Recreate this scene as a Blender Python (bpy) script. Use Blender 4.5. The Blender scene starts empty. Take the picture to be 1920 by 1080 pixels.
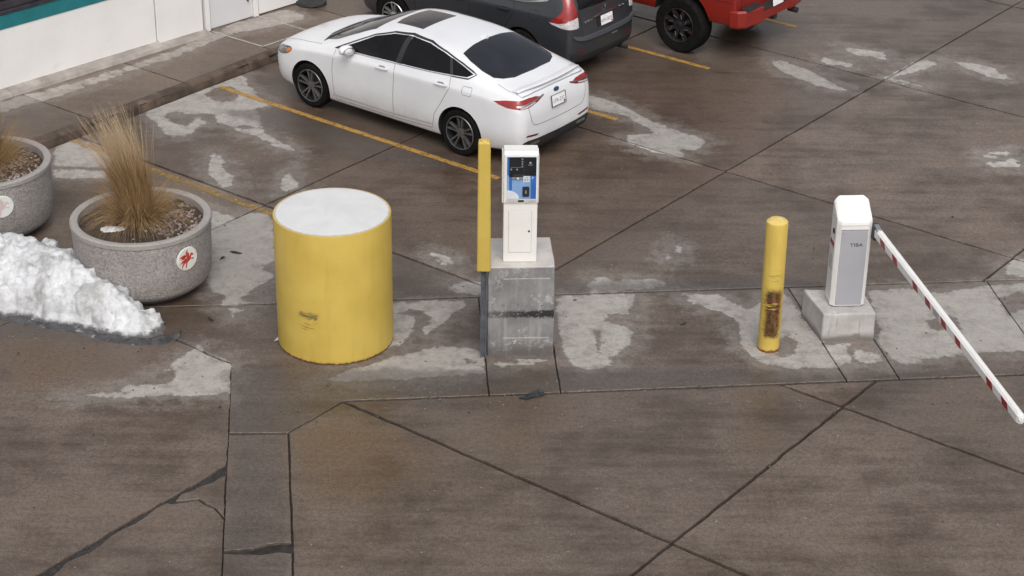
import bpy, bmesh, math, random
import numpy as np
from mathutils import Vector, Matrix, noise
from mathutils.bvhtree import BVHTree

random.seed(7)
S = bpy.context.scene
COL = S.collection
R = math.radians

# ------------------------------------------------------------------ camera
CAM_H, PITCH, ROLL, FPX = 10.8334, 0.47245, 0.01386, 3663.656
cp, sp, cr, sr = math.cos(PITCH), math.sin(PITCH), math.cos(ROLL), math.sin(ROLL)
_rt = Vector((1, 0, 0)); _up = Vector((0, sp, cp)); _fw = Vector((0, cp, -sp))
_r = _rt*cr + _up*sr; _u = -_rt*sr + _up*cr
cd = bpy.data.cameras.new('camera'); cam = bpy.data.objects.new('camera', cd); COL.objects.link(cam)
cd.sensor_width = 36; cd.lens = FPX/1920*36; cd.clip_start = .1; cd.clip_end = 3000
cam.matrix_world = Matrix(((_r.x, _u.x, -_fw.x, 0), (_r.y, _u.y, -_fw.y, 0), (_r.z, _u.z, -_fw.z, CAM_H), (0, 0, 0, 1)))
S.camera = cam

# ------------------------------------------------------------------ sky, sun, exposure
SUN_EL, SUN_AZ = 52, 278          # azimuth: direction the light comes from, degrees from +X
w = bpy.data.worlds.new('World'); S.world = w; w.use_nodes = True
nt = w.node_tree
bg = nt.nodes['Background']; bg.inputs['Strength'].default_value = .15
sky = nt.nodes.new('ShaderNodeTexSky'); sky.sky_type = 'NISHITA'; sky.sun_disc = False
sky.sun_elevation = R(SUN_EL); sky.sun_rotation = R(90-SUN_AZ); sky.air_density = 1; sky.dust_density = 6; sky.ozone_density = 1
hs = nt.nodes.new('ShaderNodeHueSaturation'); hs.inputs['Saturation'].default_value = .34
nt.links.new(sky.outputs[0], hs.inputs['Color']); nt.links.new(hs.outputs[0], bg.inputs['Color'])
sl = bpy.data.lights.new('sun', 'SUN'); sl.energy = .85; sl.angle = R(40); sl.color = (1, .985, .965)
so = bpy.data.objects.new('sun', sl); COL.objects.link(so); so.location = (0, 0, 30)
_d = Vector((math.cos(R(SUN_AZ))*math.cos(R(SUN_EL)), math.sin(R(SUN_AZ))*math.cos(R(SUN_EL)), math.sin(R(SUN_EL))))
so.rotation_euler = _d.to_track_quat('Z', 'Y').to_euler()
vs = S.view_settings
S.display_settings.display_device = 'sRGB'
vs.view_transform = 'Standard'; vs.look = 'None'; vs.gamma = 1; vs.use_curve_mapping = False; vs.exposure = .04

# ------------------------------------------------------------------ node helpers
class N:
    def __init__(s, name):
        s.m = bpy.data.materials.new(name); s.m.use_nodes = True; s.t = s.m.node_tree
        s.b = s.t.nodes['Principled BSDF']; s.o = s.t.nodes['Material Output']
    def n(s, ty, **k):
        x = s.t.nodes.new(ty)
        for a, b in k.items(): setattr(x, a, b)
        return x
    def set(s, sock, v):
        if isinstance(v, bpy.types.NodeSocket): s.t.links.new(v, sock)
        else: sock.default_value = v
    def inp(s, name, v): s.set(s.b.inputs[name], v)
    def pos(s): return s.n('ShaderNodeNewGeometry').outputs['Position']
    def obj(s): return s.n('ShaderNodeTexCoord').outputs['Object']
    def attr(s, a): return s.n('ShaderNodeAttribute', attribute_name=a).outputs['Fac']
    def rnd(s): return s.n('ShaderNodeObjectInfo').outputs['Random']
    def map(s, v, scale=(1, 1, 1), rot=(0, 0, 0), loc=(0, 0, 0)):
        x = s.n('ShaderNodeMapping'); s.set(x.inputs['Vector'], v)
        x.inputs['Scale'].default_value = scale; x.inputs['Rotation'].default_value = rot; x.inputs['Location'].default_value = loc
        return x.outputs[0]
    def noise(s, v, scale, detail=4, rough=.55, dist=0):
        x = s.n('ShaderNodeTexNoise'); s.set(x.inputs['Vector'], v)
        x.inputs['Scale'].default_value = scale; x.inputs['Detail'].default_value = detail
        x.inputs['Roughness'].default_value = rough; x.inputs['Distortion'].default_value = dist
        return x.outputs['Fac']
    def vor(s, v, scale):
        x = s.n('ShaderNodeTexVoronoi'); s.set(x.inputs['Vector'], v); x.inputs['Scale'].default_value = scale
        return x.outputs['Distance']
    def ma(s, op, a, b=0.0, c=0.0):
        x = s.n('ShaderNodeMath', operation=op)
        for i, v in enumerate((a, b, c)): s.set(x.inputs[i], v)
        return x.outputs[0]
    def ss(s, v, lo, hi):                      # smoothstep
        x = s.n('ShaderNodeMapRange', interpolation_type='SMOOTHSTEP'); s.set(x.inputs[0], v)
        x.inputs[1].default_value = lo; x.inputs[2].default_value = hi
        return x.outputs[0]
    def lin(s, v, lo, hi, a, b):
        x = s.n('ShaderNodeMapRange'); s.set(x.inputs[0], v)
        for i, q in zip((1, 2, 3, 4), (lo, hi, a, b)): x.inputs[i].default_value = q
        return x.outputs[0]
    def mix(s, f, a, b, mode='MIX'):
        x = s.n('ShaderNodeMix', data_type='RGBA', blend_type=mode)
        s.set(x.inputs[0], f)
        for i, v in ((6, a), (7, b)):
            if not isinstance(v, bpy.types.NodeSocket): v = tuple(v) + (1,) if len(v) == 3 else v
            s.set(x.inputs[i], v)
        return x.outputs[2]
    def sep(s, v):
        x = s.n('ShaderNodeSeparateXYZ'); s.set(x.inputs[0], v); return x.outputs
    def bump(s, h, strength=.3, dist=.01):
        x = s.n('ShaderNodeBump'); s.set(x.inputs['Height'], h)
        x.inputs['Strength'].default_value = strength; x.inputs['Distance'].default_value = dist
        s.t.links.new(x.outputs[0], s.b.inputs['Normal'])
    def box(s, xyz, c, h, soft, wob=None):     # soft box mask in 3-D, wob = noise socket that frays it
        out = None
        for i in range(3):
            if h[i] is None: continue
            d = s.ma('ABSOLUTE', s.ma('SUBTRACT', xyz[i], c[i]))
            if wob is not None: d = s.ma('ADD', d, wob)
            k = s.ss(d, h[i]+soft, h[i]-soft)
            out = k if out is None else s.ma('MULTIPLY', out, k)
        return out

def g3(v): return (v, v, v)
MATS = {}
def pm(name, col, rough=.5, var=.12, scale=6, metal=0, coat=0, bump=0, bscale=60, spec=.5, dirt=None, trans=0):
    """plain procedural material: base colour with uneven tone, optional dirt colour and fine relief"""
    if name in MATS: return MATS[name]
    a = N(name); p = a.obj()
    f = a.noise(p, scale, 5)
    lo = tuple(max(0, c*(1-var)) for c in col); hi = tuple(min(1, c*(1+var)) for c in col)
    c = a.mix(a.ss(f, .3, .7), lo, hi)
    if dirt:
        k = a.ma('MULTIPLY', a.ss(a.noise(p, dirt[1], 6, .65), dirt[2], dirt[2]+.2), dirt[3])
        c = a.mix(k, c, dirt[0])
    a.inp('Base Color', c)
    a.inp('Roughness', a.lin(a.noise(p, scale*2.3, 3), .2, .8, max(0, rough-.06), min(1, rough+.06)))
    a.inp('Metallic', metal); a.inp('Specular IOR Level', spec); a.inp('Coat Weight', coat); a.inp('Coat Roughness', .06)
    if bump: a.bump(a.noise(p, bscale, 4), bump, .01)
    MATS[name] = a.m
    return a.m

# ------------------------------------------------------------------ object helpers
def tag(o, label=None, cat=None, group=None, kind=None):
    for k, v in (('label', label), ('category', cat), ('group', group), ('kind', kind)):
        if v: o[k] = v
    return o
def link(name, me, mat=None, parent=None, smooth=False):
    o = bpy.data.objects.new(name, me); COL.objects.link(o)
    if mat is not None:
        for m in (mat if isinstance(mat, (list, tuple)) else [mat]): me.materials.append(m)
    if smooth: me.polygons.foreach_set('use_smooth', [True]*len(me.polygons))
    if parent is not None: o.parent = parent
    return o
def from_bm(name, bm, mat=None, parent=None, smooth=False):
    me = bpy.data.meshes.new(name); bm.to_mesh(me); bm.free()
    return link(name, me, mat, parent, smooth)
def from_py(name, v, f, mat=None, parent=None, smooth=False):
    me = bpy.data.meshes.new(name); me.from_pydata([tuple(a) for a in v], [], f); me.update()
    return link(name, me, mat, parent, smooth)
def empty(name, loc=(0, 0, 0), rz=0, parent=None):
    o = bpy.data.objects.new(name, None); COL.objects.link(o); o.location = loc; o.rotation_euler = (0, 0, rz); o.empty_display_size = .2
    if parent: o.parent = parent
    return o
def bm_box(bm, lo, hi, bevel=0, seg=2, M=None):
    lo, hi = Vector(lo), Vector(hi)
    g = bmesh.ops.create_cube(bm, size=1)['verts']
    for v in g: v.co = Vector(((lo.x+hi.x)/2+v.co.x*(hi.x-lo.x), (lo.y+hi.y)/2+v.co.y*(hi.y-lo.y), (lo.z+hi.z)/2+v.co.z*(hi.z-lo.z)))
    vs = list(g)
    if bevel:
        r = bmesh.ops.bevel(bm, geom=list({e for v in g for e in v.link_edges}), offset=bevel, segments=seg, affect='EDGES', profile=.6)
        vs = r['verts']
    if M is not None: bmesh.ops.transform(bm, matrix=M, verts=vs)
def box(name, lo, hi, mat, parent=None, bevel=.004, M=None, seg=2):
    bm = bmesh.new(); bm_box(bm, lo, hi, bevel, seg, M)
    return from_bm(name, bm, mat, parent)
def lathe(name, prof, mat, parent=None, seg=48, axis='z', smooth=True, M=None, closed=False):
    """prof: list of (r, h); revolve round the axis"""
    v, f = [], []; n = len(prof)
    for i in range(seg):
        a = 2*math.pi*i/seg
        for r, h in prof:
            q = (r*math.cos(a), r*math.sin(a), h) if axis == 'z' else (r*math.cos(a), h, r*math.sin(a))
            v.append(M @ Vector(q) if M is not None else q)
    for i in range(seg):
        j = (i+1) % seg
        for k in range(n if closed else n-1):
            k2 = (k+1) % n
            f.append((i*n+k, j*n+k, j*n+k2, i*n+k2))
    o = from_py(name, v, f, mat, parent)
    bm = bmesh.new(); bm.from_mesh(o.data); bmesh.ops.remove_doubles(bm, verts=bm.verts, dist=1e-5)
    bmesh.ops.recalc_face_normals(bm, faces=bm.faces)
    if smooth:
        for fc in bm.faces: fc.smooth = True
        for e in bm.edges:
            if len(e.link_faces) == 2 and e.calc_face_angle(0) > R(32): e.smooth = False
    bm.to_mesh(o.data); bm.free()
    return o
def prism(name, poly, z0, z1, mat, parent=None, M=None, bevel=0):
    """extruded polygon in local xy"""
    bm = bmesh.new(); vs = [bm.verts.new((x, y, z0)) for x, y in poly]
    f = bm.faces.new(vs); bmesh.ops.recalc_face_normals(bm, faces=[f])
    r = bmesh.ops.extrude_face_region(bm, geom=[f])
    for e in r['geom']:
        if isinstance(e, bmesh.types.BMVert): e.co.z = z1
    bmesh.ops.recalc_face_normals(bm, faces=bm.faces)
    if bevel: bmesh.ops.bevel(bm, geom=list(bm.edges), offset=bevel, segments=2, affect='EDGES')
    if M is not None: bmesh.ops.transform(bm, matrix=M, verts=bm.verts)
    return from_bm(name, bm, mat, parent)
def text(name, s, size, mat, parent, M, ext=.001, sx=1.0):
    cu = bpy.data.curves.new(name, 'FONT'); cu.body = s; cu.size = size; cu.extrude = ext; cu.align_x = 'CENTER'; cu.align_y = 'CENTER'
    t = bpy.data.objects.new(name, cu); COL.objects.link(t)
    dg = bpy.context.evaluated_depsgraph_get()
    me = bpy.data.meshes.new_from_object(t.evaluated_get(dg)); bpy.data.objects.remove(t); bpy.data.curves.remove(cu)
    me.transform(M @ Matrix.Diagonal((sx, 1, 1, 1))); me.materials.clear(); me.name = name
    return link(name, me, mat, parent)

# lot frame: u along the parked cars, v across them
A0 = 2.4852278-math.pi
UX, UY = math.cos(A0), math.sin(A0)
def uv(u, v): return (u*UX - v*UY, u*UY + v*UX)
def touv(x, y): return (x*UX + y*UY, -x*UY + y*UX)

# ------------------------------------------------------------------ concrete: stains, damp and painted sedan shade traced as outlines on the ground (metres)
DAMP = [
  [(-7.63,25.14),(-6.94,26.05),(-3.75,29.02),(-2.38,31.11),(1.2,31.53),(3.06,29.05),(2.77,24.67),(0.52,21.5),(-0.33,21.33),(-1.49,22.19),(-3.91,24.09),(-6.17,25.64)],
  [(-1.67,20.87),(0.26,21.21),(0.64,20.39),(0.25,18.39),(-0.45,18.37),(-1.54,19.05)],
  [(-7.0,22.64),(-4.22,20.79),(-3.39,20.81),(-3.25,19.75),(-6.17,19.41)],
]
DRY = [
  [(-5.51,26.93),(-5.35,27.07),(-5.05,27.37),(-4.76,27.75),(-4.37,28.22),(-4.1,28.3),(-4.14,27.92),(-3.97,27.71),(-3.76,27.28),(-3.62,27.0),(-3.83,26.95),(-3.69,26.44),(-3.61,26.04),(-3.26,25.59),(-3.03,25.34),(-3.23,25.36),(-3.51,25.64),(-3.75,25.9),(-4.0,26.05),(-4.12,26.22),(-4.26,26.28),(-4.52,26.27),(-4.65,25.83),(-4.8,25.79),(-4.95,25.79),(-5.18,26.25),(-5.39,26.58)],
  [(-4.25,25.3),(-3.98,24.99),(-4.03,24.8),(-3.8,24.39),(-3.82,23.97),(-3.99,24.14),(-4.18,24.49),(-4.23,24.98)],
  [(-3.03,24.84),(-3.13,24.41),(-3.19,23.88),(-2.85,24.06),(-3.04,24.53)],
  [(-6.54,25.6),(-6.25,25.68),(-5.71,25.24),(-5.53,24.94),(-5.6,24.66),(-6.34,24.69)],
  [(-6.3,24.51),(-5.58,24.58),(-5.44,24.33),(-6.23,24.27)],
  [(-3.98,23.35),(-3.63,23.12),(-3.44,23.28),(-3.16,23.22),(-2.95,21.91),(-3.1,21.69),(-2.89,21.37),(-3.14,21.09),(-3.25,20.83),(-2.94,20.79),(-3.3,20.63),(-3.49,20.64),(-3.45,20.87),(-3.71,21.05),(-3.77,21.78)],
  [(-3.39,20.58),(-3.1,20.6),(-3.26,20.32)],
  [(-3.6,19.64),(-3.17,19.27),(-3.07,18.53),(-3.84,18.49),(-4.47,18.41),(-4.88,18.41),(-4.43,18.55),(-4.17,18.74),(-3.92,18.98)],
  [(-1.5,20.78),(-0.58,20.86),(-0.54,20.68),(-0.78,20.32),(-0.96,19.97),(-1.07,20.02),(-0.95,20.43),(-1.16,20.66),(-1.38,20.42)],
  [(-1.47,20.42),(-1.12,20.46),(-1.13,20.08),(-1.3,19.73),(-1.43,19.67)],
  [(-1.98,18.96),(-1.64,19.23),(-1.33,19.46),(-1.05,19.63),(-0.68,19.7),(-0.38,19.65),(-0.28,19.38),(-0.29,19.11),(-0.47,19.05),(-0.86,18.99),(-1.17,18.92),(-1.76,18.86),(-2.13,18.87)],
  [(-0.22,19.35),(0.05,19.44),(0.45,19.45),(0.26,19.31),(-0.08,19.22)],
  [(0.55,21.02),(1.5,21.11),(1.5,20.93),(1.4,20.56),(1.15,20.55),(1.09,20.38),(1.44,20.15),(1.39,19.81),(1.2,19.58),(1.11,19.28),(0.89,19.19),(0.73,19.24),(0.58,19.73),(0.53,20.3)],
  [(0.85,21.09),(0.99,21.54),(1.13,21.54),(1.19,21.41),(1.48,21.49),(1.77,21.53),(1.95,21.31),(1.46,21.17)],
  [(2.01,21.12),(2.53,21.1),(2.81,20.72),(3.1,21.01),(3.34,21.16),(3.6,19.95),(3.73,19.32),(3.15,19.28),(2.86,19.39),(2.66,19.79),(2.66,20.45),(2.43,20.71),(2.18,20.84)],
  [(4.33,21.26),(4.77,21.34),(5.2,21.21),(5.84,21.45),(6.58,21.54),(6.17,19.83),(5.4,19.68),(4.9,19.6),(4.44,19.4),(4.26,19.84),(4.33,20.63)],
  [(3.62,19.88),(3.9,19.89),(3.88,19.42),(3.59,19.42)],
  [(3.98,19.77),(4.23,19.65),(4.24,19.41),(3.97,19.45)],
  [(1.08,27.67),(1.29,27.57),(1.59,27.27),(2.08,26.58),(2.36,26.3),(2.78,25.93),(2.6,25.55),(2.32,25.63),(2.44,25.26),(2.01,25.43),(1.6,25.84),(1.65,26.08),(2.06,26.19),(1.61,26.86),(1.04,27.1)],
  [(4.12,29.34),(4.56,28.9),(4.85,28.41),(5.11,27.98),(4.73,28.07),(4.35,28.5),(4.07,28.88)],
  [(4.91,29.43),(5.36,29.16),(5.29,28.95),(4.84,29.16)],
  [(5.28,29.98),(5.97,29.65),(5.88,29.35),(5.35,29.63)],
  [(6.91,29.39),(7.51,29.13),(7.74,28.52),(7.47,28.56),(7.15,28.94)],
  [(6.31,29.25),(6.78,29.45),(6.61,29.09),(5.87,28.56),(6.36,28.17),(6.12,28.16),(5.71,28.55)],
  [(6.6,25.55),(7.09,25.75),(6.96,25.5),(6.64,25.39)],
  [(6.61,25.21),(7.2,25.43),(7.09,25.14),(6.69,25.08)],
  [(1.91,22.06),(2.09,22.52),(2.18,22.48),(2.11,22.14),(1.97,21.99)],
  [(-1.06,22.19),(-0.85,22.1),(-0.69,21.81),(-0.89,21.8)],
  [(-0.81,21.04),(-0.68,21.42),(-0.36,21.34),(-0.35,20.98)],
  [(6.25,22.13),(6.76,22.3),(6.62,21.69),(6.09,21.7)],
]
WET = [
  [(-5.13,26.66),(-4.95,26.75),(-4.73,26.61),(-4.67,26.27),(-4.78,26.15),(-4.96,26.32)],
  [(-4.79,25.79),(-4.7,25.93),(-4.56,25.77),(-4.65,25.64)],
  [(-4.64,26.57),(-4.54,26.79),(-4.37,26.58),(-4.26,26.28),(-4.47,26.34)],
  [(-4.69,27.46),(-4.52,27.76),(-4.26,27.84),(-4.14,27.33),(-4.37,27.1)],
  [(-4.02,26.19),(-3.9,26.29),(-3.76,26.2),(-3.82,26.06)],
  [(-4.13,19.0),(-3.94,19.1),(-3.71,18.97),(-3.77,18.77),(-4.05,18.72)],
  [(3.03,19.57),(3.12,19.93),(3.25,20.13),(3.31,19.94),(3.24,19.66),(3.12,19.53)],
  [(0.95,20.2),(1.03,20.08),(1.08,19.42),(1.03,19.33),(1.01,19.63)],
  [(-0.56,19.4),(-0.51,19.45),(-0.45,19.37),(-0.51,19.31)],
  [(5.89,21.09),(6.27,21.32),(6.3,20.9),(5.93,20.68)],
  [(4.91,20.51),(5.29,20.66),(5.29,20.32),(4.94,20.18)],
]
SIDE = [
  [(-7.99,26.61),(-7.55,26.73),(-6.48,27.64),(-5.34,29.04),(-4.86,29.8),(-4.58,30.33),(-3.75,31.08),(-3.43,30.56),(-4.03,30.09),(-4.44,29.87),(-4.8,29.4),(-5.14,28.85),(-5.9,28.01),(-6.48,27.25),(-7.06,26.65),(-7.68,26.01)],
]
BROWN = [
  [(-2.23,17.66),(-1.81,18.0),(-1.12,17.91),(-0.54,17.6),(-0.63,16.87),(-1.35,16.36),(-1.96,16.54)],
  [(2.61,18.69),(2.97,18.76),(2.79,17.69),(2.55,17.57)],
  [(0.02,18.39),(0.31,18.45),(0.25,17.3),(-0.09,17.19)],
  [(-5.81,19.42),(-4.93,19.57),(-4.42,19.09),(-4.95,18.78),(-5.64,18.7)],
]
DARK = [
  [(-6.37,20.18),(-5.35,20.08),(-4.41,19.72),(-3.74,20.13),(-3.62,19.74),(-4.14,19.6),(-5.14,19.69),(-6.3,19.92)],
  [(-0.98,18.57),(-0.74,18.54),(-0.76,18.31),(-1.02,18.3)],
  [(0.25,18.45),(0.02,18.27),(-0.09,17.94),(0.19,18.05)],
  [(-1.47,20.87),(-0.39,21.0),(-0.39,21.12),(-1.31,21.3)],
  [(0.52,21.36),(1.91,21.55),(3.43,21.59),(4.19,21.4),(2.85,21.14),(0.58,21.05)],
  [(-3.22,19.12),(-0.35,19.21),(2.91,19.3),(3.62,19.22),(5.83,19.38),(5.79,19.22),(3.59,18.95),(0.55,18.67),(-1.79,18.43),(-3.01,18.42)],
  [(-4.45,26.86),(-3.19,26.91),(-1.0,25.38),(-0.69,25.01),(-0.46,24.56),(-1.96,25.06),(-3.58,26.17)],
  [(-2.89,27.02),(-0.92,25.29),(0.27,25.33),(1.05,26.14),(1.23,27.18),(-0.56,29.39)],  # shade under the sedan and towards the SUV, put into the colour
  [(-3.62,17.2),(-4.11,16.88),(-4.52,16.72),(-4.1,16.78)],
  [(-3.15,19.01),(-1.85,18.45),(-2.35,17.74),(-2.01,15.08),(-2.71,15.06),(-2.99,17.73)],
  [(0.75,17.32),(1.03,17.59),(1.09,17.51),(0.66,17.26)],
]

def sdf(P, polys):
    """signed distance (positive inside) of points to the union of polygons"""
    P = np.asarray(P, float); best = np.full(len(P), -9.0)
    for q in polys:
        q = np.asarray(q, float); d = np.full(len(P), 99.0); ins = np.zeros(len(P), bool)
        for a, b in zip(q, np.roll(q, -1, 0)):
            e = b-a; t = np.clip(((P-a)@e)/max(e@e, 1e-9), 0, 1)
            d = np.minimum(d, np.linalg.norm(P-a-t[:, None]*e, axis=1))
            c = (a[1] > P[:, 1]) != (b[1] > P[:, 1])
            with np.errstate(divide='ignore', invalid='ignore'):
                xi = a[0]+(P[:, 1]-a[1])/(b[1]-a[1] if abs(b[1]-a[1]) > 1e-9 else 1e-9)*(b[0]-a[0])
            ins ^= c & (P[:, 0] < xi)
        best = np.maximum(best, np.where(ins, d, -d))
    return best

def concrete_mat(name, wet_a, wet_b, dry_c, plain=False):
    a = N(name); p = a.pos(); rnd = a.rnd()
    ISL = R(6.0)
    st = a.map(p, (.30, 2.6, 1), (0, 0, -ISL))                 # tyre streaks along the lane
    big = a.noise(p, .7, 3, .6); mid = a.noise(p, 2.6, 5, .68, .5); fine = a.noise(p, 19, 4, .75); grain = a.noise(p, 55, 2, .85)
    strk = a.noise(st, 2.2, 3, .6)
    tone = a.ma('ADD', a.ma('ADD', a.ma('MULTIPLY', big, .44), a.ma('MULTIPLY', strk, .28)), a.ma('MULTIPLY', mid, .28))
    wet = a.mix(a.ss(tone, .34, .63), wet_a, wet_b)
    wet = a.mix(a.ma('MULTIPLY', a.ss(strk, .56, .78), .28), wet, (.066, .052, .045))
    wet = a.mix(a.ma('MULTIPLY', a.ss(big, .56, .70), .40), wet, (.135, .090, .058))
    if not plain:
        d0 = a.attr('dry')
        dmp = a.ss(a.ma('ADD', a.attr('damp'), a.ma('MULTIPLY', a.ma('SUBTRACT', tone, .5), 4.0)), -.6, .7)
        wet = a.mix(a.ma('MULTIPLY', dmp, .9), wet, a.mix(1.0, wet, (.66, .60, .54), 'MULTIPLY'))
        blot = a.noise(p, 5.2, 5, .75)
        e = a.ma('ADD', d0, a.ma('ADD', a.ma('MULTIPLY', a.ma('SUBTRACT', mid, .5), .16), a.ma('ADD', a.ma('MULTIPLY', a.ma('SUBTRACT', blot, .5), .16), a.ma('MULTIPLY', a.ma('SUBTRACT', fine, .5), .05))))
        k = a.ss(e, -.014, .022)
        tide = a.ma('MULTIPLY', a.ss(e, -.075, -.02), a.ss(e, .0, -.015))
        wet = a.mix(a.ma('MULTIPLY', tide, .35), wet, (.05, .040, .033))
        k = a.ma('MULTIPLY', k, a.lin(a.ma('ADD', blot, a.ma('MULTIPLY', d0, .5)), .34, .57, .58, 1))
        k = a.ma('MAXIMUM', k, a.ma('MULTIPLY', a.ss(a.ma('ADD', d0, a.ma('MULTIPLY', a.ma('SUBTRACT', blot, .5), 1.0)), -.34, .02), .30))
        c = a.mix(k, wet, a.mix(a.ss(blot, .36, .66), tuple(q*.84 for q in dry_c), dry_c))
        br = a.ss(a.ma('ADD', a.attr('brown'), a.ma('MULTIPLY', a.ma('SUBTRACT', tone, .5), 2.6)), -.25, .35)
        c = a.mix(a.ma('MULTIPLY', br, .45), c, (.110, .066, .032))
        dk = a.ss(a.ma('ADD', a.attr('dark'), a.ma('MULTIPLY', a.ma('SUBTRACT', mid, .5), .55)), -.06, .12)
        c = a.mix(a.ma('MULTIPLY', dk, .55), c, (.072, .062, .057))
    else:
        k = a.ma('MULTIPLY', a.ss(mid, .5, .7), .3); c = a.mix(k, wet, dry_c)
    c = a.mix(a.lin(k, 0, 1, .42, .12), c, a.mix(a.ss(grain, .15, .85), (.0, .0, .0), (1, 1, 1)), 'OVERLAY')
    c = a.mix(a.lin(k, 0, 1, .28, .10), c, a.mix(a.ss(fine, .25, .75), (.0, .0, .0), (1, 1, 1)), 'OVERLAY')
    c = a.mix(a.ma('MULTIPLY', a.ss(fine, .60, .74), .38), c, (.045, .036, .031))
    c = a.mix(a.ma('MULTIPLY', a.ss(grain, .70, .80), .35), c, (.36, .32, .28))
    pit = a.vor(p, 2.1)
    c = a.mix(a.ma('MULTIPLY', a.ss(a.ma('ADD', pit, a.ma('MULTIPLY', fine, .06)), .066, .045), .9), c, (.022, .019, .018))
    chip = a.vor(a.map(p, (1, 1, 1), loc=(4.3, 1.7, 0)), 4.3)
    c = a.mix(a.ma('MULTIPLY', a.ss(chip, .045, .02), .7), c, (.5, .46, .41))
    c = a.mix(a.lin(rnd, 0, 1, 0, .32), c, (.055, .045, .038))
    a.inp('Base Color', c)
    a.inp('Roughness', a.ma('ADD', a.lin(k, 0, 1, .36, .8), a.ma('MULTIPLY', a.ma('SUBTRACT', mid, .5), .3)))
    a.inp('Specular IOR Level', .36)
    a.bump(grain, .35, .008)
    return a.m
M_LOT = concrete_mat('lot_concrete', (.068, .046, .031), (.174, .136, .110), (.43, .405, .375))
M_WALK = concrete_mat('walk_concrete', (.075, .050, .033), (.130, .096, .073), (.36, .325, .295))
M_FAR = concrete_mat('far_concrete', (.08, .062, .052), (.16, .135, .125), (.40, .37, .35), plain=True)
M_JOINT = pm('joint_dirt', (.020, .017, .015), .9, .5, 9, bump=.5, bscale=40)

def clip(poly, nx, ny, d):                       # keep nx*x+ny*y >= d
    out = []
    for i, a in enumerate(poly):
        b = poly[(i+1) % len(poly)]
        fa, fb = nx*a[0]+ny*a[1]-d, nx*b[0]+ny*b[1]-d
        if fa >= 0: out.append(a)
        if (fa >= 0) != (fb >= 0):
            t = fa/(fa-fb); out.append((a[0]+t*(b[0]-a[0]), a[1]+t*(b[1]-a[1])))
    return out
def area(q): return .5*sum(q[i][0]*q[(i+1) % len(q)][1]-q[(i+1) % len(q)][0]*q[i][1] for i in range(len(q)))
def wobble(x, y, amp):
    n = noise.noise_vector(Vector((x*5, y*5, 3.1)))+.5*noise.noise_vector(Vector((x*17, y*17, 8.3)))
    return (x+n.x*amp, y+n.y*amp)
def slab(name, poly, parent, mat=M_LOT, z=0.0, gap=.010, thick=.07, amp=.006, grid=.14, edge=.006, fields=True):
    if len(poly) < 3: return None
    if area(poly) < 0: poly = poly[::-1]
    if abs(area(poly)) < .02: return None
    q = []
    for i, a in enumerate(poly):                 # densify and fray the edges; neighbours share the same wobble
        b = poly[(i+1) % len(poly)]; n = max(1, int(math.dist(a, b)/.12))
        for k in range(n): q.append(wobble(a[0]+(b[0]-a[0])*k/n, a[1]+(b[1]-a[1])*k/n, amp))
    m = len(q); ins = []
    for i in range(m):                           # inset by half the joint
        a, b, c = Vector(q[i-1]), Vector(q[i]), Vector(q[(i+1) % m])
        n1 = Vector((-(b-a).y, (b-a).x)).normalized(); n2 = Vector((-(c-b).y, (c-b).x)).normalized()
        h = (n1+n2); h = h/max(.35, h.length_squared)*2*(gap/2+edge) if h.length > .01 else n1*(gap/2)
        h.y *= 1.9; ins.append(b+h)
    bm = bmesh.new(); vs = [bm.verts.new((v.x, v.y, z)) for v in ins]; f = bm.faces.new(vs)
    rim0 = vs
    xs, ys = [v.x for v in ins], [v.y for v in ins]
    for ax, lo, hi in ((0, min(xs), max(xs)), (1, min(ys), max(ys))):
        t = math.ceil(lo/grid)*grid + .003
        while t < hi:
            co = Vector((t, 0, 0)) if ax == 0 else Vector((0, t, 0)); no = Vector((1, 0, 0)) if ax == 0 else Vector((0, 1, 0))
            bmesh.ops.bisect_plane(bm, geom=bm.verts[:]+bm.edges[:]+bm.faces[:], plane_co=co, plane_no=no, dist=1e-5)
            t += grid
    be = [e for e in bm.edges if e.is_boundary]
    for dz, grow in ((-edge, edge), (-thick, 0)):
        r = bmesh.ops.extrude_edge_only(bm, edges=be)
        nv = [g for g in r['geom'] if isinstance(g, bmesh.types.BMVert)]; be = [g for g in r['geom'] if isinstance(g, bmesh.types.BMEdge)]
        bes = set(be); mv = {}
        for v in nv:
            es = [e for e in v.link_edges if e in bes]
            d = Vector((0, 0, 0))
            for e in es:
                o = e.other_vert(v).co-v.co; n = Vector((-o.y, o.x, 0)).normalized()
                fc = [g for g in e.link_faces]
                d += n
            mv[v] = d
        for v in nv: v.co.z += dz
        if grow:
            c = Vector((sum(xs)/m, sum(ys)/m, 0))
            for v in nv:                         # push outwards
                best = min(range(0, m), key=lambda i: (q[i][0]-v.co.x)**2+(q[i][1]-v.co.y)**2)
                d = Vector((q[best][0]-v.co.x, q[best][1]-v.co.y, 0))
                if d.length > 1e-4: v.co += d.normalized()*min(grow, d.length*.5)
    bmesh.ops.recalc_face_normals(bm, faces=bm.faces)
    up = sum(fc.normal.z*fc.calc_area() for fc in bm.faces)
    if up < 0: bmesh.ops.reverse_faces(bm, faces=bm.faces)
    me = bpy.data.meshes.new(name); bm.to_mesh(me); bm.free()
    if fields:
        P = np.empty(len(me.vertices)*3); me.vertices.foreach_get('co', P); P = P.reshape(-1, 3)[:, :2]
        dr = np.minimum(sdf(P, SIDE if z > .05 else DRY), -sdf(P, WET) if z < .05 else 9)
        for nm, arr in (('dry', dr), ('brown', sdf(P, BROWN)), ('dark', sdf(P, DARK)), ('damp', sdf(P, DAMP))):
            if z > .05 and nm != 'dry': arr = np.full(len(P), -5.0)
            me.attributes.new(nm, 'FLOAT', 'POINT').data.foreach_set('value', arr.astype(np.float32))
    return link(name, me, mat, parent)

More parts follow.
